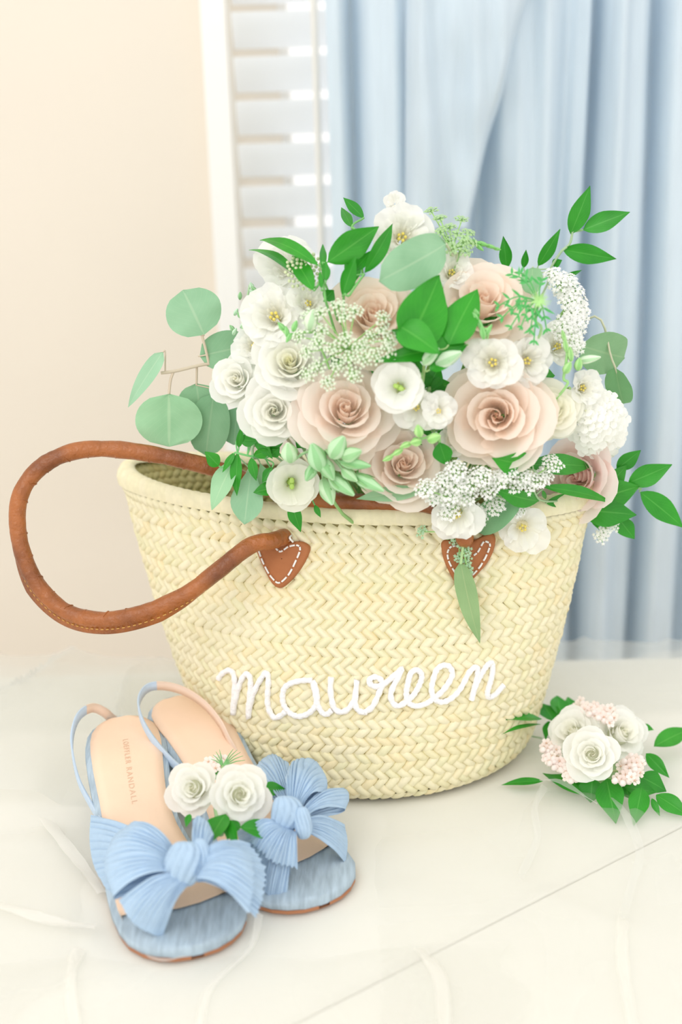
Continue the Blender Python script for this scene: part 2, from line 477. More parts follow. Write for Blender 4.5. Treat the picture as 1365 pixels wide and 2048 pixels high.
# inside lining of plaited straw near the mouth
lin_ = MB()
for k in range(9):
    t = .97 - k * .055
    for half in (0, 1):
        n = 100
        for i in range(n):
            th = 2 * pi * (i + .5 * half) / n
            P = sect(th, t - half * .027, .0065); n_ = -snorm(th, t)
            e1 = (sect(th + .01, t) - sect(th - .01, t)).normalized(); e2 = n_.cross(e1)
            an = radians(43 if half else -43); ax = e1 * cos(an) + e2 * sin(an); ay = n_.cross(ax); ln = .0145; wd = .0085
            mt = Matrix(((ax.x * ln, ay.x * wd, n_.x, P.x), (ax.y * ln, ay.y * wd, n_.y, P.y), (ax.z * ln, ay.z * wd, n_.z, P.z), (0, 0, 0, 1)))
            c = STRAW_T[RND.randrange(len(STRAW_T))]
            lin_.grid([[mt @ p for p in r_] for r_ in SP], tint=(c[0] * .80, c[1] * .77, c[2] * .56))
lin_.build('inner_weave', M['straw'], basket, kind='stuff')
# rim: plaited strips bent over the edge, and a second row of short strips below it
NR = 118
for k in range(NR):
    th0 = 2 * pi * k / NR; dth = 2 * pi / NR
    rows = []
    for j in range(8):
        v = j / 7; row = []
        for i in range(4):
            u = i / 3
            th = th0 + dth * (u * 1.02 + .55 * v)
            n_ = snorm(th, .99); top = sect(th, 1.0)
            ang = radians(-25) + radians(205) * (1 - v)
            prof = (-.0045 + cos(ang) * .0085, sin(ang) * .006)
            lowz = -.0075 * max(0, (v - .6) / .4)
            bul = 1 + .10 * sin(pi * u)
            row.append(top + n_ * (prof[0] * bul + .002) + V((0, 0, prof[1] * bul + lowz - .001)))
        rows.append(row)
    b = MB(); b.grid(rows, tint=STRAW_T[RND.choice([0, 0, 1, 4, 7])]); b.build('rim_strip', M['straw'], basket)
low = MB()
for k in range(NR):
    th = 2 * pi * (k + .5) / NR; t = .945
    P = sect(th, t); n_ = snorm(th, t); e1 = (sect(th + .01, t) - sect(th - .01, t)).normalized(); e2 = n_.cross(e1)
    an = radians(-28); ax = e1 * cos(an) + e2 * sin(an); ay = n_.cross(ax); ln = .0135; wd = .0085; P = P + n_ * .0025
    mt = Matrix(((ax.x * ln, ay.x * wd, n_.x, P.x), (ax.y * ln, ay.y * wd, n_.y, P.y), (ax.z * ln, ay.z * wd, n_.z, P.z), (0, 0, 0, 1)))
    link('rim_stitch', straw_me[RND.choice([0, 1, 4, 7])], basket, mt)

# lettering, embroidered in white yarn
Q2 = lambda pts: [(430 + x / 4.55, 1300 + y / 4.55) for x, y in pts]
Q3 = lambda pts: [(720 + x / 4.55, 1300 + y / 4.55) for x, y in pts]
strokes = [
    Q2([(60, 250), (90, 205), (150, 172), (190, 200), (205, 280), (200, 400), (190, 570), (212, 450), (240, 330), (272, 245), (315, 205), (345, 250), (345, 340), (335, 450), (328, 600), (350, 460), (390, 340), (440, 250), (485, 195), (505, 250), (500, 350), (498, 450), (515, 535), (560, 600), (620, 580), (665, 540)]),
    Q2([(900, 265), (800, 268), (700, 295), (645, 345), (632, 430), (650, 500), (700, 560), (770, 590), (850, 572), (915, 515), (942, 440), (930, 340), (900, 268), (925, 380), (945, 480), (985, 555), (1030, 570), (1075, 535)]),
    Q2([(1067, 235), (1060, 330), (1070, 430), (1095, 515), (1150, 552), (1210, 530), (1260, 470), (1285, 390), (1297, 260), (1287, 390), (1285, 480), (1310, 535), (1360, 555)]) + Q3([(60, 545), (110, 510), (150, 440), (180, 370), (205, 310), (195, 262), (150, 235), (105, 245), (88, 280), (115, 312), (165, 318), (235, 285), (310, 225), (380, 160), (345, 240), (300, 330), (280, 400), (300, 470), (350, 495), (420, 460)]),
    Q3([(420, 460), (480, 400), (535, 310), (560, 220), (520, 170), (465, 195), (435, 290), (420, 390), (440, 465), (500, 495), (580, 480), (650, 440)]),
    Q3([(650, 440), (730, 370), (795, 290), (832, 205), (805, 138), (750, 128), (695, 165), (660, 260), (645, 345), (665, 420), (720, 458), (790, 445), (860, 390), (920, 310), (975, 200), (1040, 140), (1055, 190), (1040, 280), (1015, 380), (1000, 440)]),
    Q3([(1000, 440), (1030, 330), (1080, 220), (1140, 130), (1180, 100), (1190, 160), (1172, 260), (1142, 360), (1150, 412), (1205, 392), (1260, 330), (1290, 300)]),
]
b = MB()
for st in strokes:
    path = [onb(p.x, p.y, .0042)[0] for p in spline([(x, y, 0) for x, y in st], 5)]
    b.tube(path, lambda t: .0027 + .0003 * sin(t * 180), 8)
b.build('embroidered_lettering', M['yarn'], basket, label='white yarn cursive lettering')

# heart patches with stitching
def heart(outline, stitches, name_lbl):
    poly = spline([(x, y, 0) for x, y in outline], 4, closed=True)
    c = V((sum(p.x for p in poly) / len(poly), sum(p.y for p in poly) / len(poly), 0))
    b = MB(); n = len(poly); rows = []
    for (sc, off) in ((1.0, .001), (1.02, .0035), (.985, .0062), (.9, .0068), (.5, .0072), (.02, .0072)):
        rows.append([onb(c.x + (p.x - c.x) * sc, c.y + (p.y - c.y) * sc, off)[0] for p in poly])
    b.grid(rows, True); hp = b.build('heart_patch', M['patch'], basket)
    b = MB()
    for st in stitches:
        pts = [(x, y, 0) for x, y in st]; ds = spline(pts, 6)
        for i in range(0, len(ds) - 3, 4):
            b.tube([onb(ds[k].x, ds[k].y, .0078)[0] for k in range(i, i + 4)], .0009, 5)
    b.build('stitching', M['thread'], hp, kind='stuff')
K4 = lambda pts: [(420 + x / 2.133, 1000 + y / 2.133) for x, y in pts]
heart(K4([(205, 200), (240, 186), (300, 200), (345, 182), (395, 178), (428, 195), (428, 225), (395, 290), (350, 345), (310, 372), (275, 355), (240, 290), (215, 235)]),
      [K4([(222, 218), (240, 265), (270, 320), (305, 352), (345, 320), (375, 265), (395, 215), (385, 194), (345, 200), (312, 220), (285, 195)])], 'a')
K5 = lambda pts: [(860 + x / 4.015, 1000 + y / 4.015) for x, y in pts]
heart(K5([(95, 350), (130, 318), (200, 330), (250, 350), (330, 330), (420, 285), (480, 262), (515, 290), (515, 350), (480, 450), (400, 560), (320, 640), (225, 670), (160, 580), (110, 460)]),
      [K5([(200, 360), (160, 375), (138, 430), (160, 510), (215, 595), (270, 620), (330, 590), (400, 510), (450, 410), (470, 345), (425, 325), (380, 400), (335, 440)])], 'b')

# leather handle (front): from the left heart out and round, over the mouth and back to the right heart
hL, hn = onb(573, 1074, .010); hR, hn2 = onb(925, 1075, .010)
pts = [hL - hn * .006, hL + V((-.010, -.012, .001)),
       at(500, 1092, -.095), at(430, 1146, -.11), at(370, 1190, -.12), at(280, 1228, -.125), at(200, 1240, -.12), at(130, 1222, -.11), at(72, 1165, -.10),
       at(40, 1085, -.09), at(38, 1000, -.08), at(75, 940, -.07), at(140, 905, -.065), at(220, 898, -.06), at(330, 913, -.06), at(440, 940, -.055),
       at(520, 972, -.055), at(600, 994, -.06), at(690, 1003, -.068), at(780, 1005, -.075), at(855, 1009, -.085), at(905, 1030, -.10), hR + V((0, -.012, .006)), hR - hn2 * .006]
path = spline(pts, 16)
def hrad(t):
    k = abs(sin(t * 62)) ** .35 if .14 < t < .70 else 1
    return .0076 - .0006 * (1 - k) + .0004 * noise.noise(V((t * 60, 0, 0))) + .0003 * noise.noise(V((t * 170, 4, 0)))
b = MB(); b.tube(path, hrad, 14); handle = b.build('handle', M['leather'], basket, label='rolled tan leather handle')
# creases on the bends
b = MB()
for i in list(range(84, 148, 9)) + list(range(160, 240, 10)):
    p = path[i]; t = (path[i + 1] - path[i - 1]).normalized()
    ctr = at(240, 1060, -.09); inn = (ctr - p); inn = (inn - t * inn.dot(t)).normalized(); bi = t.cross(inn)
    arc = [p + (inn * cos(a) + bi * sin(a)) * .0074 + t * (.0016 * sin(a * 2 + i)) for a in [radians(-70 + 20 * k) for k in range(8)]]
    b = MB(); b.tube(arc, lambda q: .0007 * sin(pi * min(.98, max(.02, q))) + .0001, 5); b.build('crease', M['leather'], handle)
# flat welt along the outer curve, with golden stitches
welt = MB(); gst = MB(); rows = []; top = []
i0, i1 = 60, 142
for i in range(i0, i1):
    p = path[i]; t = (path[i + 1] - path[i - 1]).normalized(); ctr = at(230, 1060, -.09)
    o = (p - ctr); o = (o - t * o.dot(t)).normalized(); vw = (CAM - p).normalized(); vw = (vw - t * vw.dot(t)).normalized()
    e = min(1, min(i - i0, i1 - 1 - i) / 14)
    o2 = (o * .9 + V((0, 0, -.45)) * (1 if True else 0)).normalized(); o2 = (o2 - t * o2.dot(t)).normalized()
    rows.append([p + o2 * .0045 + vw * .0048, p + o2 * (.0070 + .0028 * e) + vw * .0020, p + o2 * (.0074 + .0050 * e) + vw * .0002, p + o2 * (.0074 + .0050 * e) - vw * .0016, p + o2 * .0045 - vw * .003])
    top.append(p + o2 * (.0064 + .0018 * e) + vw * .0036)
welt.grid(rows); welt.build('welt', M['leather'], handle)
tp_ = spline(top, 2)
for i in range(4, len(tp_) - 4, 4):
    gst.tube([tp_[i], tp_[i + 1], tp_[i + 2]], .0006, 5)
gst.build('stitching', M['gold_thread'], handle, kind='stuff')
# thread loops that tie the handle ends
b = MB()
for (px, py, dx) in ((578, 1068, 1), (586, 1070, 1), (930, 1066, -1)):
    a_, na = onb(px, py, .004); c_, nc = onb(px + 6 * dx, py + 14, .009)
    b.tube(spline([a_, (a_ + c_) / 2 + na * .007, c_], 5), .0010, 6)
b.build('tie_thread', M['thread'], basket)

# ------------------------------------------------------------------ flowers: shared builders
DC = at(838, 760, -.005); DRAD = V((.186, .125, .152))
def dome(px, py, off=0.0):
    """point where the photo's pixel meets the bouquet's outline, moved towards the camera by off"""
    d = ray(px, py).normalized(); o = CAM - DC
    os_ = V((o.x / DRAD.x, o.y / DRAD.y, o.z / DRAD.z)); ds = V((d.x / DRAD.x, d.y / DRAD.y, d.z / DRAD.z))
    a, b, c = ds.dot(ds), 2 * os_.dot(ds), os_.dot(os_) - 1
    disc = b * b - 4 * a * c
    t = (-b - sqrt(disc)) / (2 * a) if disc > 0 else -b / (2 * a)
    return CAM + d * (t - off)
def frame(z, spin=0.0):
    z = z.normalized(); x = z.orthogonal().normalized(); x = Matrix.Rotation(spin, 3, z) @ x; y = z.cross(x)
    return Matrix((x, y, z)).transposed()
def facing(p, dx, dy):
    return ((CAM - p).normalized() + RIGHT * dx + UP * dy).normalized()
TIE = V((.05, .0, .17)); FS = 1.17
def stem_to_tie(p, z, root, r=.0016, tint=(.30, .52, .20)):
    a = p - z * .012; e = TIE + V((RND.uniform(-.03, .03), RND.uniform(-.02, .02), RND.uniform(-.01, .02)))
    f_ = V((.04 + (e.x - TIE.x) * 1.6, (e.y - TIE.y) * 1.4, .022))
    b = MB(); b.tube(spline([a, a - z * .03 + (e - a) * .2, e, f_], 6), r, 6, tint=tint); return b.build('stem', M['stem'], root)
def lerp(a, b, t): return a + (b - a) * t
def mixc(a, b, t): return tuple(lerp(x, y, t) for x, y in zip(a, b))

def petal_rows(R, phi, r0, z0, L, a0, a1, wa, curl=0.0, tipround=.14, spiral=0.0, cup=.1, ruff=0.0, seed=0, nu=8, nv=7, point=0.0, base=.5):
    rows = []
    steps = 24; prof = [(r0, z0)]
    for i in range(steps):
        v = (i + .5) / steps
        an = a0 + (a1 - a0) * v + curl * max(0, (v - .72) / .28) ** 2
        r_, z_ = prof[-1]; prof.append((r_ + sin(an) * L / steps, z_ + cos(an) * L / steps))
    for j in range(nv + 1):
        v = j / nv; row = []
        for i in range(nu + 1):
            u = -1 + 2 * i / nu
            vv = v * (1 - tipround * abs(u) ** 2.6 - point * abs(u))
            k = vv * steps; k0 = min(steps - 1, int(k)); fr = k - k0
            r_ = lerp(prof[k0][0], prof[k0 + 1][0], fr); z_ = lerp(prof[k0][1], prof[k0 + 1][1], fr)
            sh = base + (1 - base) * sin(min(1, v * 1.15) * pi / 2)
            th = phi + u * wa * sh
            r_ = r_ * (1 - cup * u * u) + spiral * u * R
            w_ = noise.noise(V((u * 1.7 + seed * 3.1, v * 2.2, seed))) * R
            z_ += w_ * (.05 + ruff) * v; r_ += w_ * .04 * v
            z_ += ruff * R * .5 * sin(u * 9 + seed) * v * v
            rows and None
            row.append(V((r_ * cos(th), r_ * sin(th), z_)))
        rows.append(row)
    return rows

def rose_petals(parent, c, z, R, seed, inner, outer, n=24, openness=1.0, nmin=0):
    """layers from the furled heart outwards: count, start angle, tip angle, edge roll, length, half width"""
    F = frame(z, seed * 1.3); rr = random.Random(seed); j = rr.uniform
    layers = [(3, 3, -10, 4, .62, 120, .02), (3, 12, -6, 16, .72, 96, .06), (4, 22, 0, 44, .80, 74, .10), (4, 33, 12, 60, .88, 66, .13), (5, 46, 32, 66, .95, 56, .15), (5, 60, 52, 52, 1.0, 53, .16)]
    if n >= 26: layers.append((5, 74, 66, 34, 1.02, 50, .16))
    tot = len(layers)
    for li, (m, a0, a1, cu, L, wa, r0) in enumerate(layers):
        s = li / (tot - 1); ph0 = j(0, 6.28)
        for k in range(m):
            phi = ph0 + k * 2 * pi / m + j(-.16, .16)
            rows = petal_rows(R, phi, R * r0, R * lerp(-.34, -.46, s), R * L * j(.93, 1.06), radians(a0 * openness + j(-4, 4)), radians(a1 * openness + j(-7, 7)), radians(wa * j(.92, 1.1)), curl=radians(cu * j(.6, 1.35)),
                              spiral=.05 * (1 - s) + .02, cup=lerp(.0, .10, s), ruff=.012, seed=seed + li * 1.7 + k * .37, tipround=.10 + .10 * s, point=.05 * s, nu=8, nv=8)
            b = MB(); b.grid([[c + F @ p for p in r] for r in rows], tint=mixc(inner, outer, min(1, s * 1.2) ** .7)); b.build('petal', M['petal'], parent)

BL_IN, BL_OUT = (.998, .855, .745), (.992, .905, .835)
WH_IN, WH_OUT = (.993, .985, .89), (.985, .985, .96)
CR_IN, CR_OUT = (.993, .98, .80), (.985, .975, .90)
def sepals(parent, c, z, R, n=5, tint=(.35, .62, .25)):
    F = frame(z, .4); b = MB()
    for k in range(n):
        rows = petal_rows(R, k * 2 * pi / n, R * .05, -R * .58, R * .8, radians(70), radians(35), radians(24), point=.7, tipround=0, nu=4, nv=5)
        b.grid([[c + F @ p for p in r] for r in rows], tint=tint)
    return b.build('calyx', M['bud'], parent)
def rose(name, px, py, dpx, lean, label, group, cols, n=24, openness=1.0, seed=1, off=0.0):
    p = dome(px, py, off); z = facing(p, *lean); R = dpx * pxm(p) / 2 * (FS if dpx < 190 else 1.06); c = p - z * R * .25
    t = thing(name, label, 'flower', c - z * R * .5, group)
    rose_petals(t, c, z, R, seed, cols[0], cols[1], n, openness)
    sepals(t, c, z, R); stem_to_tie(c - z * R * .5, z, t)
    return t
def freesia(px, py, dpx, lean, label, seed=1, n=7, off=0.0, double=True, openness=1.0, name='white_freesia', group='white freesias in the bouquet', throat=True, col=WH_OUT, pos=None):
    p = pos or dome(px, py, off); z = facing(p, *lean); R = dpx * pxm(p) / 2 * 1.12; c = p - z * R * .2
    t = thing(name, label, 'flower', c - z * R * .6, group); F = frame(z, seed); rr = random.Random(seed)
    for ring_, (m, L, a1, sc) in enumerate([(n, 1.14, 70, 1.0), (max(4, n - 1), 1.0, 50, .9)] + ([(5, .84, 30, .8), (4, .62, 8, .7)] if double else [])):
        for k in range(m):
            phi = (k + .5 * ring_) * 2 * pi / m + rr.uniform(-.2, .2)
            rows = petal_rows(R, phi, R * .06, -R * .55, R * L * rr.uniform(.88, 1.08), radians(20 + rr.uniform(-6, 6)) * openness, radians(a1 + rr.uniform(-16, 14)) * openness, radians(46 - 3 * ring_), curl=radians(rr.uniform(5, 55)), tipround=.16, cup=.06, ruff=.13, seed=seed + k + ring_ * 9, base=.35)
            b = MB(); b.grid([[c + F @ q for q in r] for r in rows], tint=mixc(col, WH_IN, .2 * ring_)); b.build('petal', M['petal'], t)
    if throat:
        b = MB()
        for k in range(5):
            a = k * 1.26; q = c + F @ V((.09 * R * cos(a), .09 * R * sin(a), -.45 * R))
            b.tube([q, q + z * R * .4], R * .02, 5, tint=(.93, .86, .40)); b.blob(q + z * R * .45, R * .045, nu=6, nv=4, tint=(.93, .80, .22))
        b.build('stamens', M['floret'], t, kind='stuff')
    stem_to_tie(c - z * R * .5, z, t, tint=(.38, .60, .22)); return t
def lisianthus(px, py, dpx, lean, label, seed, tint=WH_OUT, openness=1.0, off=0.0):
    p = dome(px, py, off); z = facing(p, *lean); R = dpx * pxm(p) / 2 * 1.08; c = p - z * R * .1
    t = thing('white_lisianthus', label, 'flower', c - z * R * .6, 'open white lisianthus blooms'); F = frame(z, seed); rr = random.Random(seed)
    for ring_ in (0, 1):
        for k in range(4):
            phi = (k + .5 * ring_) * pi / 2 + rr.uniform(-.12, .12)
            rows = petal_rows(R, phi, R * .05, -R * .62, R * (1.28 - .08 * ring_), radians(12) * openness, radians(66 - 14 * ring_) * openness, radians(58), curl=radians(22), tipround=.10, cup=.03, ruff=.06, seed=seed + k + 5 * ring_, base=.42)
            b = MB(); b.grid([[c + F @ q for q in r] for r in rows], tint=tint); b.build('petal', M['petal'], t)
    b = MB(); q0 = c - z * R * .5
    b.tube([q0, q0 + z * R * .42], lambda q: R * (.12 - .03 * q), 8, tint=(.52, .72, .18)); 
    for s_ in (-1, 1): b.blob(q0 + z * R * .48 + F @ V((s_ * .09 * R, 0, 0)), R * .10, R * .08, R * .06, F, tint=(.50, .72, .18))
    b.build('pistil', M['bud'], t)
    b = MB()
    for k in range(6):
        a = k * pi / 3 + .3; q = c + F @ V((.20 * R * cos(a), .20 * R * sin(a), -.30 * R))
        b.tube([c - z * R * .55, q], R * .015, 5, tint=(.8, .8, .4)); b.blob(q, R * .075, R * .05, R * .05, F, nu=6, nv=4, tint=(.95, .80, .16))
    b.build('stamens', M['floret'], t, kind='stuff')
    sepals(t, c, z, R); stem_to_tie(c - z * R * .6, z, t); return t

def leaf_mesh(base, tip, width, nrm, shape='lance', foldv=.12, bend=.0, tint=(1, 1, 1), curl=0.0, nx=6, ny=12, seed=0.0):
    a = tip - base; L = a.length; a.normalize(); side = a.cross(nrm).normalized(); n = side.cross(a)
    if n.dot(nrm) < 0: n = -n
    rows = []; uvs = []
    for j in range(ny + 1):
        v = j / ny
        if shape == 'lance': w = (sin(pi * v ** .82)) ** .9 * (1 if v < .5 else 1 - .25 * (v - .5) * 2 * .9)
        elif shape == 'round': w = sqrt(max(0, 1 - (2 * v - 1) ** 2)) ** .95
        elif shape == 'ovate': w = (sin(pi * v ** .62)) ** .8
        elif shape == 'obovate': w = (sin(pi * v ** 1.5)) ** .85
        w = max(w, .02)
        row = []; uvr = []
        for i in range(nx + 1):
            u = -1 + 2 * i / nx
            wav = noise.noise(V((u * 1.2, v * 3, seed * 5.3))) * width * .10
            p = base + a * (v * L) + side * (u * w * width / 2) + n * (bend * L * 4 * v * (1 - v) + foldv * abs(u) * w * width + wav * abs(u) - curl * L * v ** 3)
            row.append(p); uvr.append((u * .5 + .5, v))
        rows.append(row); uvs.append(uvr)
    b = MB(); b.grid(rows, tint=tint, uvs=uvs); return b
LT = [(1, 1, 1), (.9, 1, .85), (1.15, 1.05, 1.0), (.8, .92, .8), (1.05, 1.1, .9)]
LEAF_AT, TWIG_AT = {}, {}
def leaf(parent, P, bpx, tpx, wpx, shape='lance', mat='leaf', ob=0.0, ot=0.0, roll=0.0, foldv=.10, bend=.04, tint=None, curl=0.0, name='leaf'):
    """P(px,py,off) gives the 3-D point; ob/ot: offsets of base and tip towards the camera"""
    b0, t0 = P(bpx[0], bpx[1], ob), P(tpx[0], tpx[1], ot)
    LEAF_AT.setdefault(parent.name, []).append((b0, t0))
    nrm = (CAM - b0).normalized(); ax = (t0 - b0).normalized(); nrm = Matrix.Rotation(roll, 3, ax) @ nrm
    w = wpx * pxm(b0) / max(.35, cos(roll))
    return leaf_mesh(b0, t0, w, nrm, shape, foldv, bend, tint or RND.choice(LT), curl, seed=RND.random() * 9).build(name, M[mat], parent)
def twig(parent, P, pts, r=.0011, tint=(.55, .55, .36), name='stem', to_tie=True):
    path = [P(x, y, o) for x, y, o in pts]
    if to_tie:
        a = path[-1]; e = TIE + V((RND.uniform(-.03, .03), RND.uniform(-.02, .02), 0)); path += [a + (e - a) * .5, e, V((.04 + RND.uniform(-.03, .03), RND.uniform(-.02, .02),   .022))]
    b = MB(); sp_ = spline(path, 6); b.tube(sp_, r, 6, tint=tint); TWIG_AT.setdefault(parent.name, []).extend((q, tint) for q in sp_)
    return b.build(name, M['stem'], parent)
def bud(parent, P, px, py, lpx, wpx, ang, tint, off=.0, name='bud', green=True):
    """spiral-furled bud; ang: direction its tip points to in the picture plane, degrees"""
    c = P(px, py, off); s = pxm(c); ax = (RIGHT * cos(radians(ang)) + UP * sin(radians(ang)) + (CAM - c).normalized() * .35).normalized()
    F = frame(ax); rows = []; L, W = lpx * s, wpx * s / 2
    for j in range(10):
        v = j / 9; rad = W * (sin(pi * (v * .86 + .07)) ** .7) * (1 - .5 * v * v); row = []
        for i in range(16):
            a = 2 * pi * i / 16; sw = rad * (1 + .10 * sin(4 * a + v * 5))
            row.append(c + F @ V((sw * cos(a), sw * sin(a), (v - .5) * L)))
        rows.append(row)
    b = MB()
    for i in range(16):
        dk = .62 if sin(4 * 2 * pi * (i + .5) / 16 + 1.5) < -.3 else .92
        b.grid([[r[i], r[(i + 1) % 16]] for r in rows], tint=(tint[0] * dk * .9, tint[1] * (dk * .5 + .5), tint[2] * dk * .9))
    b.add([c + ax * L * .52] + rows[-1], [(0, 1 + i, 1 + (i + 1) % 16) for i in range(16)], tint)
    o = b.build(name, M['bud'], parent)
    if green:
        sp = MB()
        for k in range(5):
            rr = petal_rows(W, k * 1.2566, W * .3, 0, L * .75, radians(38), radians(-14), radians(13), point=.6, tipround=0, nu=3, nv=5)
            sp.grid([[c - ax * L * .5 + F @ (q) for q in r] for r in rr], tint=(.30, .58, .24))
        sp.build('calyx', M['bud'], o)
    return o, c - ax * L * .5
def floret_add(b, c, z, r, tint, spin=0.0, ctint=None, petals=5):
    F = frame(z, spin); vs = [c + z * r * .35]
    for k in range(petals * 2):
        a = pi * k / petals; q = r * (1.0 if k % 2 == 0 else .55)
        vs.append(c + F @ V((q * cos(a), q * sin(a), r * (.12 if k % 2 == 0 else 0))))
    n = petals * 2
    b.add(vs, [(0, 1 + k, 1 + (k + 1) % n) for k in range(n)], tint)
def umbel(name, label, P, hub, clusters, tint, rad=20, nf=16, fr=4.2, group=None, off=.012, hub_off=-.005, stemtint=(.36, .62, .22), ray_r=.0006, tie=True, cat='flower'):
    h = P(hub[0], hub[1], hub_off); t = thing(name, label, cat, h, group); rr = random.Random(int(hub[0] * 7 + hub[1]))
    fl = MB(); rays = MB()
    for (x, y) in clusters:
        o = off + rr.uniform(-.004, .004); c = P(x, y, o); s = pxm(c)
        z = ((CAM - c).normalized() * .7 + (c - h).normalized() * .5 + UP * .3).normalized(); F = frame(z)
        m = (h + c) / 2 + (c - h).length * .12 * (CAM - c).normalized()
        rays.tube(spline([h, m, c - z * s * rad * .45], 5), ray_r, 5, tint=stemtint)
        for k in range(nf):
            a = k * 2.4; q = sqrt((k + .3) / nf) * rad * s * rr.uniform(.85, 1.1)
            pc = c + F @ V((q * cos(a), q * sin(a), -q * q / (rad * s) * .35 + rr.uniform(-1, 1) * s * 2))
            rays.tube([c - z * s * rad * .45, pc - z * s * 1.5], ray_r * .55, 3, cap=False, tint=stemtint)
            zz = (z + (pc - c) / (rad * s) * .5).normalized()
            g_ = rr.uniform(.9, 1.0)
            floret_add(fl, pc, zz, fr * s * rr.uniform(.8, 1.15), tuple(v * g_ for v in tint), rr.random() * 3)
    rays.build('rays', M['stem'], t, kind='stuff'); fl.build('florets', M['floret'], t, smooth=False, kind='stuff')
    if tie:
        e = TIE + V((rr.uniform(-.03, .03), rr.uniform(-.02, .02), 0)); b = MB()
        b.tube(spline([h, h + (e - h) * .5, e, V((.04 + rr.uniform(-.03, .03), rr.uniform(-.02, .02),   .022))], 5), .0012, 6, tint=stemtint); b.build('stem', M['stem'], t)
    return t
def blossom_mesh(name, r, tint, petals=5, ctint=(.8, .85, .45), cr=.22):
    b = MB()
    for k in range(petals):
        rows = petal_rows(r, k * 2 * pi / petals, r * .12, 0, r * .95, radians(55), radians(80), radians(180 / petals * .98), tipround=.3, nu=4, nv=3, base=.45, cup=.02, seed=k)
        b.grid(rows, tint=tint)
    b.blob(V((0, 0, r * .1)), r * cr, nu=6, nv=4, tint=ctint)
    return b.mesh(name, M['floret'])

# ------------------------------------------------------------------ bouquet
G = 'blush roses in the bouquet'
rose('blush_rose', 748, 622, 175, (.05, .55), 'blush rose opening upward behind the green lace rays', G, (BL_IN, BL_OUT), 26, 1.0, 3, -.012)
rose('blush_rose', 968, 596, 200, (.15, .60), 'pale blush rose high at the back beside the broad green leaves', G, (BL_IN, BL_OUT), 26, 1.0, 5, -.016)
rose('blush_rose', 692, 812, 196, (.06, .42), 'wide flat blush rose between white spray rose and open lisianthus', G, (BL_IN, (.985, .905, .85)), 28, 1.05, 8, .0)
rose('blush_rose', 993, 832, 220, (-.08, .02), 'largest blush rose, facing forward above the white lace', G, (BL_IN, BL_OUT), 27, .93, 11, .004)
rose('blush_rose', 808, 925, 150, (.12, .30), 'small blush rose low at the front above the leather handle', G, (BL_IN, (.985, .905, .85)), 28, .95, 14, -.012)
rose('blush_rose', 1150, 955, 165, (-.55, -.05), 'pink rose at the lower right rim, turned towards the white lace', G, ((.985, .76, .70), (.985, .87, .845)), 24, .9, 17, -.006)
G = 'white spray roses in the bouquet'
rose('white_spray_rose', 470, 757, 108, (-.35, .25), 'small white spray rose leftmost, against the eucalyptus leaves', G, (WH_IN, WH_OUT), 20, .85, 21, .004)
rose('white_spray_rose', 548, 822, 134, (-.05, .05), 'round white spray rose left of the wide flat blush rose', G, (WH_IN, WH_OUT), 24, .92, 24, .006)
rose('white_spray_rose', 578, 720, 140, (-.1, .35), 'creamy white spray rose behind the round one, under green lace', G, (CR_IN, WH_OUT), 24, .95, 27, -.006)
rose('cream_ranunculus', 1106, 818, 112, (.25, .15), 'cream ranunculus tucked right of the largest blush rose', 'cream ranunculus', (CR_IN, CR_OUT), 26, .85, 31, -.002)
freesia(545, 628, 140, (-.2, .25), 'large ruffled white freesia on the left shoulder of the bouquet', 41, 7)
freesia(618, 600, 100, (.1, .6), 'white freesia behind the ruffled one, below the curved leaves', 43, 6, -.01)
freesia(806, 470, 140, (.1, .25), 'white freesia topmost of the bouquet, above the silver leaf', 45, 7, -.004)
freesia(985, 724, 128, (-.1, .05), 'bright white freesia in front of the fern, left of the pair', 47, 6, .012)
freesia(1060, 722, 112, (.35, .0), 'ruffled white freesia right of the bright one, over the largest rose', 49, 7, .004)
freesia(832, 818, 100, (-.1, -.25), 'small white freesia just below the open lisianthus', 51, 6, .006, False)
freesia(878, 822, 78, (.05, .0), 'tiny white freesia bloom touching the largest rose', 53, 6, .012, False)
freesia(1172, 776, 96, (.5, .0), 'half closed white freesia at the right beside green buds', 55, 5, .004, True, .72)
freesia(1038, 1042, 112, (.1, -.25), 'white freesia hanging over the rim below the lace', 57, 5, .026, False, pos=onb(1038, 1052, .016)[0])
freesia(572, 528, 128, (-.2, .4), 'blurred white flower with green bead centre under the curved leaves', 59, 8, -.02, True, 1.0, 'white_scabiosa', 'white scabiosa', False)
freesia(912, 1034, 112, (-.2, -.35), 'white star shaped bloom under the lace, above right heart patch', 61, 6, .034, False, 1.0, 'white_star_flower', 'white star flower')
freesia(790, 402, 48, (.0, .3), 'tiny blurred white blossom alone at the very top', 63, 5, -.02, False, 1.0, 'white_blossom', 'white blossom', False)
freesia(905, 540, 96, (.1, .4), 'white bloom behind the silver leaf, under the green lace umbel', 65, 6, -.02)
freesia(1120, 690, 100, (.3, .2), 'white freesia half hidden under the white lace on the right shoulder', 67, 6, -.014)
freesia(905, 880, 70, (-.2, -.1), 'small white bloom squeezed between the small and largest blush roses', 69, 6, -.012)
freesia(650, 890, 90, (0, -.2), 'pale bloom in shade under the wide flat blush rose', 70, 6, -.02)
freesia(505, 690, 96, (-.4, .1), 'white freesia at the left edge above the leftmost spray rose', 72, 6, -.012)
lisianthus(797, 774, 122, (-.12, .08), 'open white lisianthus with yellow green heart at the centre', 71, off=.010)
lisianthus(585, 968, 124, (.12, -.12), 'open white lisianthus hanging over the rim with green heart', 73, (.955, .96, .89), .95, .012)

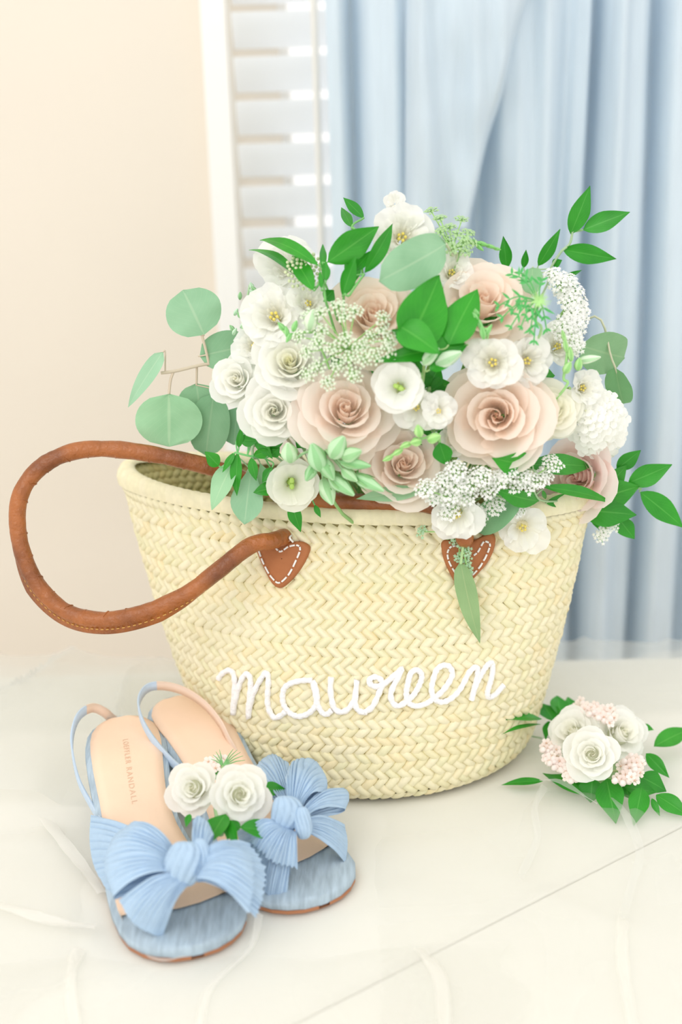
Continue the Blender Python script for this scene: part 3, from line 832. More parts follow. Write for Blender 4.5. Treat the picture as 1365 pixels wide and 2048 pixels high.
# bead centre of the scabiosa
sc_ = [o for o in bpy.data.objects if o.name.startswith('white_scabiosa')][0]
b = MB(); c = dome(610, 545, .004); F = frame(facing(c, -.1, .4))
for k in range(60):
    a = k * 2.4; q = .017 * sqrt(k / 60); b.blob(c + F @ V((q * cos(a), q * sin(a), .006 - q * q * 14)), .0016, nu=6, nv=4, tint=(.72, .80, .52))
b.build('bead_centre', M['bud'], sc_, kind='stuff')

# lisianthus buds, green
t = thing('lisianthus_bud_stem', 'cluster of closed green lisianthus buds above the leather handle', 'flower buds', dome(660, 950))
hub = dome(640, 900, .008); twigs = MB()
for (x, y, l, w, a, tn) in [(579, 905, 40, 38, 100, (.74, .86, .66)), (634, 914, 58, 42, 110, (.60, .80, .56)), (676, 894, 50, 42, 60, (.68, .84, .62)), (704, 908, 42, 34, 20, (.66, .83, .58)), (655, 938, 52, 34, 300, (.55, .76, .50)),
                            (684, 970, 66, 34, 320, (.60, .80, .55)), (656, 984, 56, 36, 290, (.74, .86, .66)), (712, 928, 62, 26, -8, (.50, .74, .46)), (738, 966, 70, 30, -28, (.62, .82, .57)), (700, 950, 40, 26, -40, (.66, .82, .58)), (622, 945, 40, 26, 240, (.52, .74, .48))]:
    o, e = bud(t, dome, x, y, l * 1.02, w * 1.02, a, tn, .030)
    twigs.tube(spline([hub, (hub + e) / 2 + UP * .003, e], 4), .0013, 6, tint=(.36, .60, .32))
twigs.build('stalks', M['stem'], t); stem_to_tie(hub, V((0, -.3, .9)).normalized(), t)
t = thing('lisianthus_bud_stem', 'two pale buds with green stripes beside broad green leaves', 'flower buds', dome(885, 715))
for (x, y, l, w, a, tn) in [(898, 716, 56, 36, 25, (.86, .92, .80)), (862, 712, 46, 30, 45, (.80, .90, .72))]: o, e = bud(t, dome, x, y, l, w, a, tn, .014)
stem_to_tie(e, V((0, -.5, .8)), t)
t = thing('freesia_bud_stem', 'sprig of round lime buds over the small blush rose', 'flower buds', dome(845, 875))
for (x, y, l, w, a) in [(838, 862, 26, 22, 100), (869, 876, 28, 24, 20), (832, 884, 24, 20, 190), (812, 890, 26, 14, 200), (795, 905, 26, 13, 210), (776, 917, 24, 12, 205)]:
    o, e = bud(t, dome, x, y, l, w, a, (.62, .84, .40), .018, green=False)
twig(t, dome, [(770, 920, .016), (815, 890, .014), (850, 876, .012), (880, 880, 0)], .0011, (.36, .66, .26))
t = thing('freesia_bud_stem', 'lime green bud sprig standing right of the ruffled white freesia', 'flower buds', dome(1140, 720))
for (x, y, l, w, a) in [(1136, 735, 26, 20, 60), (1158, 728, 26, 20, 80), (1180, 718, 44, 20, 10), (1142, 708, 30, 14, 95), (1132, 690, 30, 13, 100), (1128, 672, 26, 11, 105)]:
    o, e = bud(t, dome, x, y, l, w, a, (.60, .82, .42) if x != 1180 else (.95, .95, .88), .014, green=False)
twig(t, dome, [(1125, 665, .012), (1135, 700, .012), (1128, 755, .006), (1120, 790, 0)], .0012, (.36, .66, .26))
t = thing('freesia_bud_stem', 'upright green bud tip between broad leaf and bright white freesia', 'flower buds', dome(970, 650))
for (x, y, l, w, a) in [(953, 634, 24, 10, 125), (960, 648, 28, 13, 110), (966, 664, 30, 15, 100), (978, 660, 26, 12, 60), (955, 625, 18, 8, 120)]:
    bud(t, dome, x, y, l, w, a, (.42, .74, .34), .016, green=False)
twig(t, dome, [(950, 620, .014), (962, 655, .014), (972, 690, .004)], .001, (.36, .66, .26))
t = thing('freesia_bud_stem', 'small green bud spike reaching right below the blue dress', 'flower buds', dome(965, 488))
for (x, y, l, w, a) in [(950, 485, 26, 12, -10), (966, 488, 26, 12, -15), (982, 493, 24, 10, -15), (995, 498, 16, 8, -10), (960, 495, 22, 10, -40)]:
    bud(t, dome, x, y, l, w, a, (.36, .66, .26), -.012, green=False)
twig(t, dome, [(995, 498, -.012), (950, 487, -.014), (915, 520, -.02)], .001, (.36, .6, .26))
t = thing('freesia_bud_stem', 'small green buds at left between white freesia and spray rose', 'flower buds', dome(570, 660))
for (x, y, l, w, a) in [(564, 654, 24, 13, 130), (574, 664, 24, 12, 100), (578, 676, 22, 11, 240), (590, 652, 24, 14, 70), (623, 640, 44, 32, 80)]:
    bud(t, dome, x, y, l, w, a, (.45, .76, .36) if x != 623 else (.95, .93, .85), .020, green=False)
twig(t, dome, [(560, 648, .018), (575, 668, .018), (620, 665, .008), (640, 690, 0)], .001, (.36, .66, .26))
t = thing('filler_spike', 'blurred pale green filler spike at the left edge of the bouquet', 'flower buds', dome(490, 620))
rr = random.Random(5)
for k in range(16):
    y = 572 + k * 6.5; bud(t, dome, 500 - k * 1.5 + rr.uniform(-16, 16), y, 16, 10, rr.uniform(40, 140), (.50, .70, .46) if k % 2 else (.80, .88, .82), -.012, green=False)
twig(t, dome, [(500, 570, -.012), (488, 640, -.014), (500, 690, -.02)], .001, (.4, .6, .36))

# lace flowers
umbel('lace_flower', 'pale green lace umbel with long bare rays in the middle', dome, (695, 697), [(677, 608), (711, 618), (615, 627), (640, 621), (769, 633), (769, 658), (746, 670), (781, 676), (778, 695), (754, 710), (729, 716), (703, 713), (677, 731), (709, 750), (612, 701), (665, 698), (691, 676), (643, 658), (634, 682), (597, 670), (634, 731), (612, 747), (655, 765), (725, 690), (690, 628)],
      (.86, .94, .78), 19, 20, 4.2, 'lace flowers in the bouquet', .026, .004)
umbel('lace_flower', 'dense white lace cluster above the right heart patch', dome, (930, 1010), [(850, 975), (889, 957), (912, 936), (916, 965), (932, 986), (966, 948), (895, 1019), (941, 1043), (961, 1031), (870, 990), (940, 958), (900, 985), (920, 1040)], (.985, .985, .97), 24, 34, 5.0, 'lace flowers in the bouquet', .022, .006)
umbel('lace_flower', 'white lace cluster under the largest rose, beside the pink one', dome, (1010, 1000), [(974, 977), (1015, 944), (1048, 948), (1061, 965), (1090, 944), (1108, 923), (990, 1010), (1040, 1015), (1030, 965), (1000, 955), (1078, 955)], (.985, .985, .97), 23, 32, 4.8, 'lace flowers in the bouquet', .022, .004)
umbel('lace_flower', 'white lace along the right shoulder behind the fern', dome, (1130, 620), [(1108, 545), (1120, 560), (1135, 555), (1128, 580), (1140, 600), (1150, 575), (1162, 600), (1150, 625), (1165, 625), (1140, 645), (1155, 650), (1125, 660), (1150, 690)], (.985, .985, .97), 24, 26, 6.0, 'lace flowers in the bouquet', .0, -.02)
umbel('lace_flower', 'small white lace tuft hanging low right against blue cloth', dome, (1212, 1030), [(1222, 1045), (1212, 1060), (1200, 1075), (1228, 1052), (1208, 1068)], (.95, .96, .92), 14, 12, 4.5, 'lace flowers in the bouquet', .0, -.01)
umbel('lace_flower', 'leafy green lace umbel topmost right of white freesia', dome, (905, 500), [(862, 417), (880, 432), (925, 435), (900, 450), (880, 460), (940, 462), (915, 465), (930, 480), (895, 478), (870, 485), (945, 482), (905, 495), (935, 500)], (.52, .74, .40), 15, 15, 4.4, 'lace flowers in the bouquet', .0, -.012)
umbel('lace_flower', 'green lace sprig dangling over the right heart patch', lambda x, y, o: onb(x, y, .016 + o)[0], (915, 1062), [(907, 1078), (922, 1082), (930, 1098), (916, 1112), (930, 1118), (932, 1136), (843, 1060)], (.55, .80, .55), 13, 14, 4.2, 'lace flowers in the bouquet', .0, .0)

# white clustered stock
bm_ = blossom_mesh('blossom', .0072, (.985, .985, .95), 4, (.9, .92, .7), .14)
t = thing('white_stock', 'cluster of tiny white four petalled blossoms at the right edge', 'flower', dome(1200, 850, -.02))
rr = random.Random(12)
for k in range(70):
    a = k * 2.4; q = sqrt(k / 70)
    p = dome(1200 + 50 * q * cos(a), 848 + 62 * q * sin(a), .012 - .026 * q * q + rr.uniform(-.002, .003)); z = facing(p, .9 * cos(a) * q + .15, -.9 * sin(a) * q)
    s = rr.uniform(.85, 1.25); link('blossom', bm_, t, Matrix.Translation(p) @ (frame(z, rr.random() * 3).to_4x4()) @ Matrix.Scale(s, 4))
b = MB(); b.blob(dome(1198, 850, -.022), .015, .012, .018, nu=10, nv=8, tint=(.55, .68, .40)); b.build('head', M['bud'], t); stem_to_tie(dome(1198, 850, -.03), V((0, -.5, .8)), t)

# eucalyptus
EU = 'silvery eucalyptus stems in the bouquet'
def far(y):  return lambda px, py, o: at(px, py, y - o)
t = thing('eucalyptus_branch', 'long eucalyptus branch of round silver leaves reaching out left', 'foliage', dome(470, 760), EU)
EP = far(-.02)
twig(t, EP, [(322, 746, .010), (352, 742, .008), (418, 728, .004), (440, 742, -.004), (500, 780, -.02)], .0016, (.60, .52, .40))
twig(t, EP, [(418, 728, .004), (412, 700, .004), (404, 670, .004)], .0013, (.64, .54, .42), to_tie=False)
twig(t, EP, [(347, 743, .008), (341, 762, .010), (338, 790, .012)], .0013, (.64, .54, .42), to_tie=False)
twig(t, EP, [(394, 734, .004), (393, 770, .002)], .0011, (.64, .54, .42), to_tie=False)
leaf(t, EP, (408, 670), (366, 580), 112, 'round', 'eucalyptus', .004, -.006, .15, .04, tint=(1.0, 1.02, 1.0))
leaf(t, EP, (400, 712), (505, 690), 78, 'round', 'eucalyptus', .002, -.006, -.1, .04, tint=(.90, .95, .90))
leaf(t, EP, (326, 704), (256, 815), 34, 'ovate', 'eucalyptus', .012, .012, .3, .06, tint=(1.1, 1.1, 1.12))
leaf(t, EP, (338, 788), (338, 893), 134, 'round', 'eucalyptus', .014, .022, .08, .05, bend=-.05, tint=(1.06, 1.1, 1.02))
leaf(t, EP, (393, 766), (402, 836), 82, 'round', 'eucalyptus', .002, .0, 0, .04, tint=(.95, 1.0, .95))
leaf(t, EP, (428, 788), (412, 910), 82, 'round', 'eucalyptus', .004, .010, .1, .04, tint=(.80, .88, .80))
leaf(t, EP, (475, 815), (468, 890), 58, 'round', 'eucalyptus', .002, .004, .1, .04, tint=(.78, .90, .86))
t = thing('eucalyptus_sprig', 'single broad silver leaf lying over the blush roses at the top', 'foliage', dome(890, 500), EU)
leaf(t, dome, (893, 488), (758, 562), 92, 'round', 'eucalyptus', .010, .026, -.25, .06, tint=(1.05, 1.08, 1.06))
twig(t, dome, [(893, 488, .010), (905, 510, -.01), (910, 540, -.03)], .0011, (.55, .60, .42))
t = thing('eucalyptus_sprig', 'silver leaf pair drooping over the rim below left spray roses', 'foliage', dome(500, 930), EU)
LP = far(-.075)
leaf(t, LP, (505, 925), (489, 1049), 66, 'obovate', 'eucalyptus', .0, .012, .1, .03, tint=(1.0, 1.05, 1.04))
leaf(t, LP, (470, 920), (424, 1020), 44, 'lance', 'eucalyptus', .004, .014, .5, .10, tint=(1.1, 1.14, 1.05))
leaf(t, LP, (520, 925), (540, 978), 34, 'obovate', 'eucalyptus', -.01, -.002, .2, .05, tint=(1.05, 1.1, 1.0))
twig(t, LP, [(489, 960, .002), (505, 925, 0), (525, 895, -.02)], .0012, (.45, .62, .40))
t = thing('eucalyptus_sprig', 'olive silver leaves showing at the right edge before the dress', 'foliage', dome(1190, 700), EU)
leaf(t, dome, (1160, 690), (1250, 715), 92, 'round', 'eucalyptus', -.02, -.03, .2, .04, tint=(.78, .86, .70))
leaf(t, dome, (1232, 735), (1248, 808), 52, 'round', 'eucalyptus', -.025, -.02, .4, .04, tint=(.70, .90, .66))
twig(t, dome, [(1248, 800, -.025), (1225, 720, -.025), (1170, 640, -.035)], .001, (.6, .62, .45))
t = thing('eucalyptus_sprig', 'round silver leaf peeping out behind the green fern', 'foliage', dome(1065, 560), EU)
leaf(t, dome, (1066, 536), (1064, 588), 44, 'round', 'eucalyptus', -.006, -.004, .1, .04, tint=(.85, .92, .78))
twig(t, dome, [(1064, 588, -.006), (1070, 630, -.03)], .001, (.5, .6, .4))
t = thing('eucalyptus_sprig', 'silver leaf beneath the lace, behind right heart patch top', 'foliage', dome(1000, 1000), EU)
leaf(t, dome, (1040, 985), (952, 1062), 66, 'round', 'eucalyptus', .010, .022, .15, .04, tint=(.72, .88, .72))
leaf(t, dome, (870, 965), (868, 1015), 26, 'lance', 'eucalyptus', .004, .010, .15, .04, tint=(.85, 1.0, .85))
twig(t, dome, [(1040, 985, .008), (1050, 950, -.02)], .001, (.5, .6, .4))
t = thing('eucalyptus_sprig', 'narrow grey green leaf lying along the handle under small rose', 'foliage', dome(845, 985), EU)
leaf(t, dome, (845, 982), (712, 998), 32, 'lance', 'eucalyptus', .004, .014, .3, .06, tint=(1.02, 1.02, .96))
twig(t, dome, [(845, 982, .002), (870, 965, -.02)], .001, (.5, .6, .4))
t = thing('olive_leaf', 'long olive green leaf hanging over the right heart patch', 'foliage', onb(918, 1130, .018)[0])
OP = lambda x, y, o: onb(x, y, .014 + o)[0]
leaf(t, OP, (917, 1118), (952, 1279), 42, 'ovate', 'eucalyptus', .004, -.002, .35, .08, tint=(.92, .84, .62))
b = MB(); b.tube(spline([dome(935, 1050, .012), OP(922, 1085, .008), OP(917, 1122, .005)], 6), .0011, 6, tint=(.42, .62, .3)); b.build('stem', M['stem'], t)

# ruscus
RG = 'glossy ruscus sprigs in the bouquet'
t = thing('ruscus_sprig', 'glossy ruscus sprig with curved leaves fanning out at upper left', 'foliage', dome(662, 600), RG)
twig(t, dome, [(645, 525, .016), (650, 590, .016), (662, 635, .0)], .0011, (.2, .5, .16))
twig(t, dome, [(729, 548, .010), (700, 590, .012), (688, 620, .0)], .0010, (.2, .5, .16))
twig(t, dome, [(598, 556, .010), (630, 575, .012), (660, 590, .0)], .0010, (.2, .5, .16))
for (bx, tx, w, ob, ot, rl, bd, tn) in [((656, 524), (758, 453), 60, .016, .020, .1, .02, 2), ((638, 532), (520, 481), 27, .018, .020, .6, .10, 4), ((598, 556), (498, 500), 17, .012, .006, .9, .08, 1), ((627, 580), (585, 512), 36, .018, .014, .2, .05, 4), ((645, 537), (646, 488), 15, .018, .012, .3, .03, 1),
                                ((652, 562), (652, 523), 18, .02, .018, .2, .02, 0), ((643, 578), (640, 540), 10, .024, .022, .2, .02, 0), ((729, 546), (786, 447), 32, .010, .016, .4, .04, 1), ((685, 592), (713, 512), 32, .014, .012, .3, -.03, 1), ((706, 566), (704, 503), 34, .002, .0, .2, 0, 3), ((705, 545), (745, 500), 22, .0, .0, .2, 0, 3), ((650, 600), (668, 580), 30, .004, .004, .2, 0, 3)]:
    leaf(t, dome, bx, tx, w, 'lance', 'leaf', ob, ot, rl, .10, bd, LT[tn])
t = thing('ruscus_sprig', 'two dark ruscus leaf tips poking up left of top freesia', 'foliage', dome(710, 450), RG)
leaf(t, dome, (728, 436), (687, 395), 22, 'lance', 'leaf', -.02, -.02, .2, .08, .02, LT[3]); leaf(t, dome, (704, 455), (683, 415), 20, 'lance', 'leaf', -.02, -.02, .2, .08, .02, LT[3])
twig(t, dome, [(728, 436, -.02), (704, 455, -.02), (720, 500, -.03)], .001, (.2, .5, .16))
t = thing('ruscus_sprig', 'ruscus sprig with three spread leaves rising at upper right', 'foliage', dome(1100, 560), RG)
UP_ = far(.03)
twig(t, UP_, [(1146, 464, 0), (1140, 488, 0), (1122, 505, .002), (1098, 545, .0), (1085, 590, -.01)], .0011, (.42, .58, .36))
for (bx, tx, w, rl, tn) in [((1142, 468), (1181, 371), 40, .2, 0), ((1167, 460), (1261, 424), 40, -.2, 0), ((1126, 499), (1234, 518), 40, .1, 1), ((1077, 532), (1121, 458), 26, .3, 0), ((1014, 538), (1007, 472), 26, .2, 3), ((1048, 536), (1053, 499), 15, .2, 3), ((1105, 530), (1125, 520), 18, 0, 3), ((1130, 555), (1165, 540), 10, 0, 3), ((1145, 590), (1135, 560), 16, 0, 3)]:
    leaf(t, UP_, bx, tx, w, 'lance', 'leaf', 0, .004, rl, .08, .03, LT[tn])
b = MB(); b.tube(spline([UP_(1167, 460, 0), UP_(1150, 462, 0), UP_(1144, 468, 0)], 4), .0009, 6, tint=(.3, .5, .25)); b.build('stem', M['stem'], t)
t = thing('salal_sprig', 'broad bright green leaves folded together at the bouquet centre', 'foliage', dome(850, 660))
for (bx, tx, w, sh, ob, ot, rl, bd, tn) in [((815, 690), (880, 550), 100, 'ovate', .022, .014, .35, .04, (1.0, 1.12, .8)), ((898, 690), (955, 578), 76, 'ovate', .012, .006, -.3, .04, (.95, 1.1, .8)), ((800, 652), (880, 708), 62, 'ovate', .026, .034, -.3, .06, (1.15, 1.15, .95)),
                                            ((935, 690), (748, 724), 44, 'ovate', .010, .012, .3, .05, (.9, 1.05, .75)), ((838, 690), (784, 660), 40, 'ovate', .018, .018, .2, .03, (.8, .95, .7)), ((860, 740), (935, 690), 34, 'ovate', .012, .012, -.3, .03, (.9, 1.05, .75))]:
    leaf(t, dome, bx, tx, w, sh, 'leaf', ob, ot, rl, .08, bd, tn)
twig(t, dome, [(830, 680, .016), (850, 720, .0)], .0014, (.4, .6, .25))
t = thing('ruscus_sprig', 'ruscus sprig with pointed leaves stretching out past the right rim', 'foliage', dome(1180, 1015), RG)
RP = far(-.04)
twig(t, RP, [(1284, 978, 0), (1255, 975, 0), (1230, 990, 0), (1185, 1012, 0), (1140, 1000, -.005)], .0011, (.36, .52, .3))
for (bx, tx, w, ob, ot, rl, tn) in [((1257, 966), (1345, 929), 44, 0, .004, .2, 0), ((1281, 984), (1369, 1056), 46, 0, .008, -.3, 1), ((1183, 1000), (1280, 972), 62, .004, .004, .25, 2), ((1163, 1020), (1274, 1030), 62, .008, .012, -.2, 0), ((1237, 1035), (1270, 1078), 36, .002, .004, .1, 0), ((1234, 938), (1283, 900), 32, -.008, -.006, .2, 3), ((1185, 1028), (1200, 1060), 15, 0, .002, 0, 3), ((1205, 985), (1255, 930), 40, -.004, -.004, .2, 2)]:
    leaf(t, RP, bx, tx, w, 'lance', 'leaf', ob, ot, rl, .08, .03, LT[tn])
t = thing('ruscus_sprig', 'ruscus leaves lying beneath the largest rose over the pink rose', 'foliage', dome(1060, 950), RG)
twig(t, dome, [(1152, 1000, .02), (1090, 1002, .022), (1070, 985, .02), (1055, 940, .008)], .0010, (.36, .52, .3))
for (bx, tx, w, ob, ot, rl, tn) in [((1062, 928), (984, 915), 50, .012, .022, -.5, 4), ((1052, 930), (1185, 933), 44, .010, .014, -.2, 0), ((1078, 1002), (988, 978), 36, .022, .026, -.4, 4), ((1093, 1006), (1152, 994), 26, .022, .022, .2, 4), ((1085, 974), (1226, 1006), 24, .022, .022, -.6, 1), ((880, 885), (895, 930), 40, .0, .004, .2, 3), ((1086, 980), (1092, 998), 9, .02, .02, 0, 0)]:
    leaf(t, dome, bx, tx, w, 'lance', 'leaf', ob, ot, rl, .10, .05, LT[tn])
t = thing('ruscus_sprig', 'ruscus sprig with many small leaves below left spray roses', 'foliage', dome(490, 900), RG)
BP = far(-.085)
twig(t, BP, [(470, 905, 0), (500, 912, 0), (530, 915, -.01), (550, 900, -.03)], .0010, (.2, .55, .2))
for (bx, tx, w, rl, tn) in [((438, 932), (410, 903), 28, .2, 2), ((478, 895), (482, 853), 15, .2, 0), ((476, 905), (474, 992), 24, .5, 0), ((508, 862), (546, 918), 26, .4, 0), ((505, 875), (510, 828), 12, .2, 1), ((508, 910), (545, 900), 20, .5, 2), ((540, 912), (560, 895), 22, .3, 3), ((552, 976), (507, 985), 28, .4, 2), ((583, 1003), (602, 1064), 28, .3, 1), ((503, 915), (513, 962), 20, .3, 0), ((470, 905), (445, 945), 14, .3, 1), ((530, 895), (575, 870), 26, .3, 3), ((600, 870), (620, 900), 28, .3, 3), ((630, 1010), (642, 1035), 12, .2, 1), ((480, 880), (520, 880), 26, .2, 3), ((545, 935), (525, 965), 20, .2, 3)]:
    leaf(t, BP, bx, tx, w, 'lance', 'leaf', 0, .004, rl, .10, .04, LT[tn])
# low filler leaves seen in the gaps and along the rim
rr = random.Random(33); k_ = 0
GP = lambda x, y, o: DC + (dome(x, y) - DC) * .74
for (cx, cy, lb) in [(560, 880, 'below the round white spray rose'), (700, 890, 'behind the green lisianthus buds'), (880, 900, 'between the small and the largest blush roses'), (1040, 640, 'behind the green fern'), (640, 670, 'behind the pale green lace umbel'),
                     (790, 720, 'between open lisianthus and broad green leaves'), (1120, 740, 'behind the cream ranunculus'), (1080, 900, 'between the largest and the pink rose'), (900, 560, 'behind the silver top leaf'), (520, 700, 'behind the leftmost white spray rose'), (860, 790, 'behind the small white freesias'), (740, 690, 'under the upward opening blush rose')]:
    t = thing('ruscus_sprig', 'dark ruscus leaves tucked deep ' + lb, 'foliage', GP(cx, cy, 0), 'ruscus tucked deep between the flowers')
    for k in range(9):
        a = k * .7 + rr.random() * .5; L = rr.uniform(60, 95)
        leaf(t, GP, (cx + 8 * cos(a), cy + 8 * sin(a)), (cx + L * cos(a), cy + L * sin(a)), 42, 'lance', 'leaf', 0, 0, rr.uniform(-.4, .4), .08, .05, LT[rr.choice([0, 3, 3])])
    twig(t, GP, [(cx + 10, cy, 0), (cx, cy + 15, 0)], .0011, (.25, .45, .18))
t = thing('ruscus_sprig', 'flat ruscus leaves lying on the rim under the leather handle', 'foliage', at(760, 1025, -.055), RG)
FP = far(-.055)
for (bx, tx, w) in [((660, 1026), (740, 1020), 22), ((730, 1026), (800, 1018), 20), ((790, 1026), (858, 1020), 18), ((690, 1030), (640, 1018), 20), ((860, 1026), (900, 1012), 22)]:
    leaf(t, FP, bx, tx, w, 'lance', 'leaf', 0, 0, .6, .08, .04, LT[3])
twig(t, FP, [(700, 1030, -.004), (780, 1030, -.004)], .0011, (.25, .45, .18))

# feathery fern (love-in-a-mist) by the right blush rose
t = thing('feathery_fern', 'feathery bright green fern with spiky heart over back blush rose', 'foliage', dome(1075, 605))
fern = MB(); hub = dome(1078, 602, .028)
for k in range(30):
    a = k * 2.4; z = facing(hub, 1.3 * cos(a), 1.3 * sin(a)); L = .008 + .005 * rr.random()
    fern.tube(spline([hub, hub + z * L * .6, hub + z * L + UP * .002 * sin(k)], 3), lambda q: .0006 * (1 - q) + .0001, 4, tint=(.50, .78, .34))
fern.build('spiky_heart', M['stem'], t, kind='stuff')
for ends in [(1020, 548), (992, 615), (1022, 626), (1018, 660), (1040, 660), (1060, 668), (1068, 690), (1095, 665), (1040, 545), (1085, 560), (1000, 640)]:
    mid = ((hub + dome(ends[0], ends[1], .026)) / 2) + UP * .006
    f_ = MB(); pth = spline([hub, mid, dome(ends[0], ends[1], .024)], 6); f_.tube(pth, .0006, 5, tint=(.12, .46, .14))
    ax = (pth[-1] - pth[0]).normalized(); sd = ax.cross((CAM - hub).normalized()).normalized()
    for j in range(5, 13, 3):
        if j < len(pth):
            for s_ in (-1, 1):
                lb = leaf_mesh(pth[j], pth[j] + (ax * .8 + sd * s_ * .8) * .012 * rr.uniform(.5, 1.1) * (1.15 - j / 16), .0022, (CAM - hub).normalized(), 'lance', .1, 0, (.8, 1.1, .8), nx=2, ny=4)
                f_.add([V(q) for q in lb.v], lb.f, (.10, .46, .13))
    f_.build('frond', M['stem'], t)
twig(t, dome, [(1078, 602, .026), (1072, 640, .016), (1070, 690, 0)], .0012, (.4, .65, .3))

# short leaf stalks joining each leaf to its twig
for nm, lv in LEAF_AT.items():
    if nm not in TWIG_AT: continue
    par = bpy.data.objects[nm]
    for b0, t0 in lv:
        q, tn = min(TWIG_AT[nm], key=lambda a: (a[0] - b0).length); d = (q - b0).length
        if .0015 < d < .06:
            b = MB(); m_ = b0 - (t0 - b0).normalized() * min(.004, d * .3)
            b.tube(spline([b0, m_.lerp(q, .15), q], 4), .0007, 5, tint=tn); b.build('leaf_stalk', M['stem'], par)

# ------------------------------------------------------------------ sandals
def interp(tab, x):
    for (x0, y0), (x1, y1) in zip(tab, tab[1:]):
        if x <= x1:
            t = max(0, min(1, (x - x0) / (x1 - x0))); t = t if len(tab) > 9 else t * t * (3 - 2 * t)
            return y0 + (y1 - y0) * t
    return tab[-1][1]
W_TAB = [(0, .0), (.002, .010), (.006, .018), (.012, .0245), (.022, .030), (.04, .0335), (.07, .0325), (.10, .0305), (.125, .031), (.15, .0355), (.175, .041), (.20, .0450), (.22, .0455), (.235, .0425), (.247, .0355), (.255, .0265), (.260, .016), (.2625, .0)]
Z_TAB = [(0, .066), (.05, .064), (.175, .0165), (.215, .0145), (.2625, .016)]
SL = .2625
def make_shoe(heel, toe, label, side):
    f = V((toe.x - heel.x, toe.y - heel.y, 0)); sc = f.length / SL; f.normalize(); l = V((0, 0, 1)).cross(f)
    O = V((heel.x, heel.y, 0))
    root = thing('bow_sandal', label, 'shoe', O, 'pair of pale blue bow sandals')
    def wz(y): return interp(W_TAB, max(0, min(SL, y))), interp(Z_TAB, y)
    def P(u, y, dz=0.0, du=0.0):
        w, z = wz(y); bend = side * .006 * sin(pi * min(1, y / .24)) ** 2
        return O + (f * y + l * (u * w + du + bend)) * sc + V((0, 0, z + dz))
    ys = [0.0003, .002, .006, .012, .022, .035] + [.05 + .01 * k for k in range(18)] + [.228, .235, .241, .247, .251, .255, .258, .260, .262]
    b = MB(); rows = []
    for y in ys:                                # fabric covered footbed: top, rounded edge, underside
        rows.append([P(u, y, dz, du) for u, dz, du in [(-.98, -.002, 0), (-.6, 0, 0), (-.2, 0, 0), (.2, 0, 0), (.6, 0, 0), (.98, -.002, 0), (1, -.0045, 0), (1.0, -.0085, 0), (.9, -.0095, 0), (0, -.0095, 0), (-.9, -.0095, 0), (-1, -.0085, 0), (-1, -.0045, 0)]])
    b.grid(rows, True); b.add(rows[0], [tuple(range(13))]); b.add(rows[-1], [tuple(range(13))[::-1]])
    b.build('footbed', M['shoe_fabric'], root)
    b = MB(); rows = []
    for y in [.004, .007, .012, .022, .035] + [.05 + .01 * k for k in range(17)] + [.214]:   # peach insole, cut straight before the toe
        k = max(.55, 1 - .0045 / max(.006, wz(y)[0]))
        rows.append([P(-k, y, -.001)] + [P(u * k, y + (.010 * (1 - u * u) - .007 if y > .213 else 0), .0016 if abs(u) < 1 else .0010) for u in (-1, -.7, -.35, 0, .35, .7, 1)] + [P(k, y, -.001)])
    b.grid(rows); ins = b.build('insole', M['insole'], root)
    b = MB(); rows = []
    for y in [.135 + .01 * k for k in range(10)] + [.235, .241, .247, .251, .255, .258, .260, .2618]:
        z = wz(y)[1]
        rows.append([P(u * .985, y, dz) for u, dz in [(-1, -.0094), (0, -.0094), (1, -.0094), (1, -.0124), (0, -.0124), (-1, -.0124)]])
    b.grid(rows, True); b.build('outsole', M['outsole'], root, smooth=False)
    b = MB(); rows = []
    for k in range(7):                          # fabric covered block heel
        t = k / 6; row = []
        for i in range(18):
            a = 2 * pi * i / 18; wx = (.0195 + .008 * t ** 2); wy = .018 + .009 * t ** 2
            yy = .026 + wy * sin(a) - .003 * (1 - t); q = O + (f * yy + l * (wx * cos(a))) * sc
            zt = interp(Z_TAB, yy) - .0085
            row.append(V((q.x, q.y, .0030 + (zt - .0030) * t)))
        rows.append(row)
    b.grid(rows, True); b.add(rows[0], [tuple(range(18))]); b.build('heel', M['shoe_fabric'], root)
    return root, P, ins, (O, f, l, sc)
def ribbon_strap(root, pts, width, name='sling_strap', lining=.5):
    path = spline([pz(*p) for p in pts], 7); n = len(path); rows = []; ctr = sum(path, V()) / n
    for i, p in enumerate(path):
        t = (path[min(n - 1, i + 1)] - path[max(0, i - 1)]).normalized()
        up = V((0, 0, 1)); up = (up - t * up.dot(t)); up = up.normalized() if up.length > .05 else t.orthogonal()
        o = (p - ctr); o = (o - t * o.dot(t) - up * o.dot(up)); o = o.normalized() if o.length > 1e-4 else t.cross(up)
        rows.append((p + up * width / 2, p - up * width / 2, o))
    b = MB()
    b.grid([[a + o * .0008, a + o * .0011 - (a - c) * .1, c + o * .0011 + (a - c) * .1, c + o * .0008] for a, c, o in rows], mi=0)
    inn = [[a + o * .0008, a - o * .0008, c - o * .0008, c + o * .0008] for a, c, o in rows]; k = int(n * lining)
    b.grid(inn[:k + 1], mi=0); b.grid(inn[k:], mi=1)
    return b.build(name, [M['strap'], M['strap_in']], root)
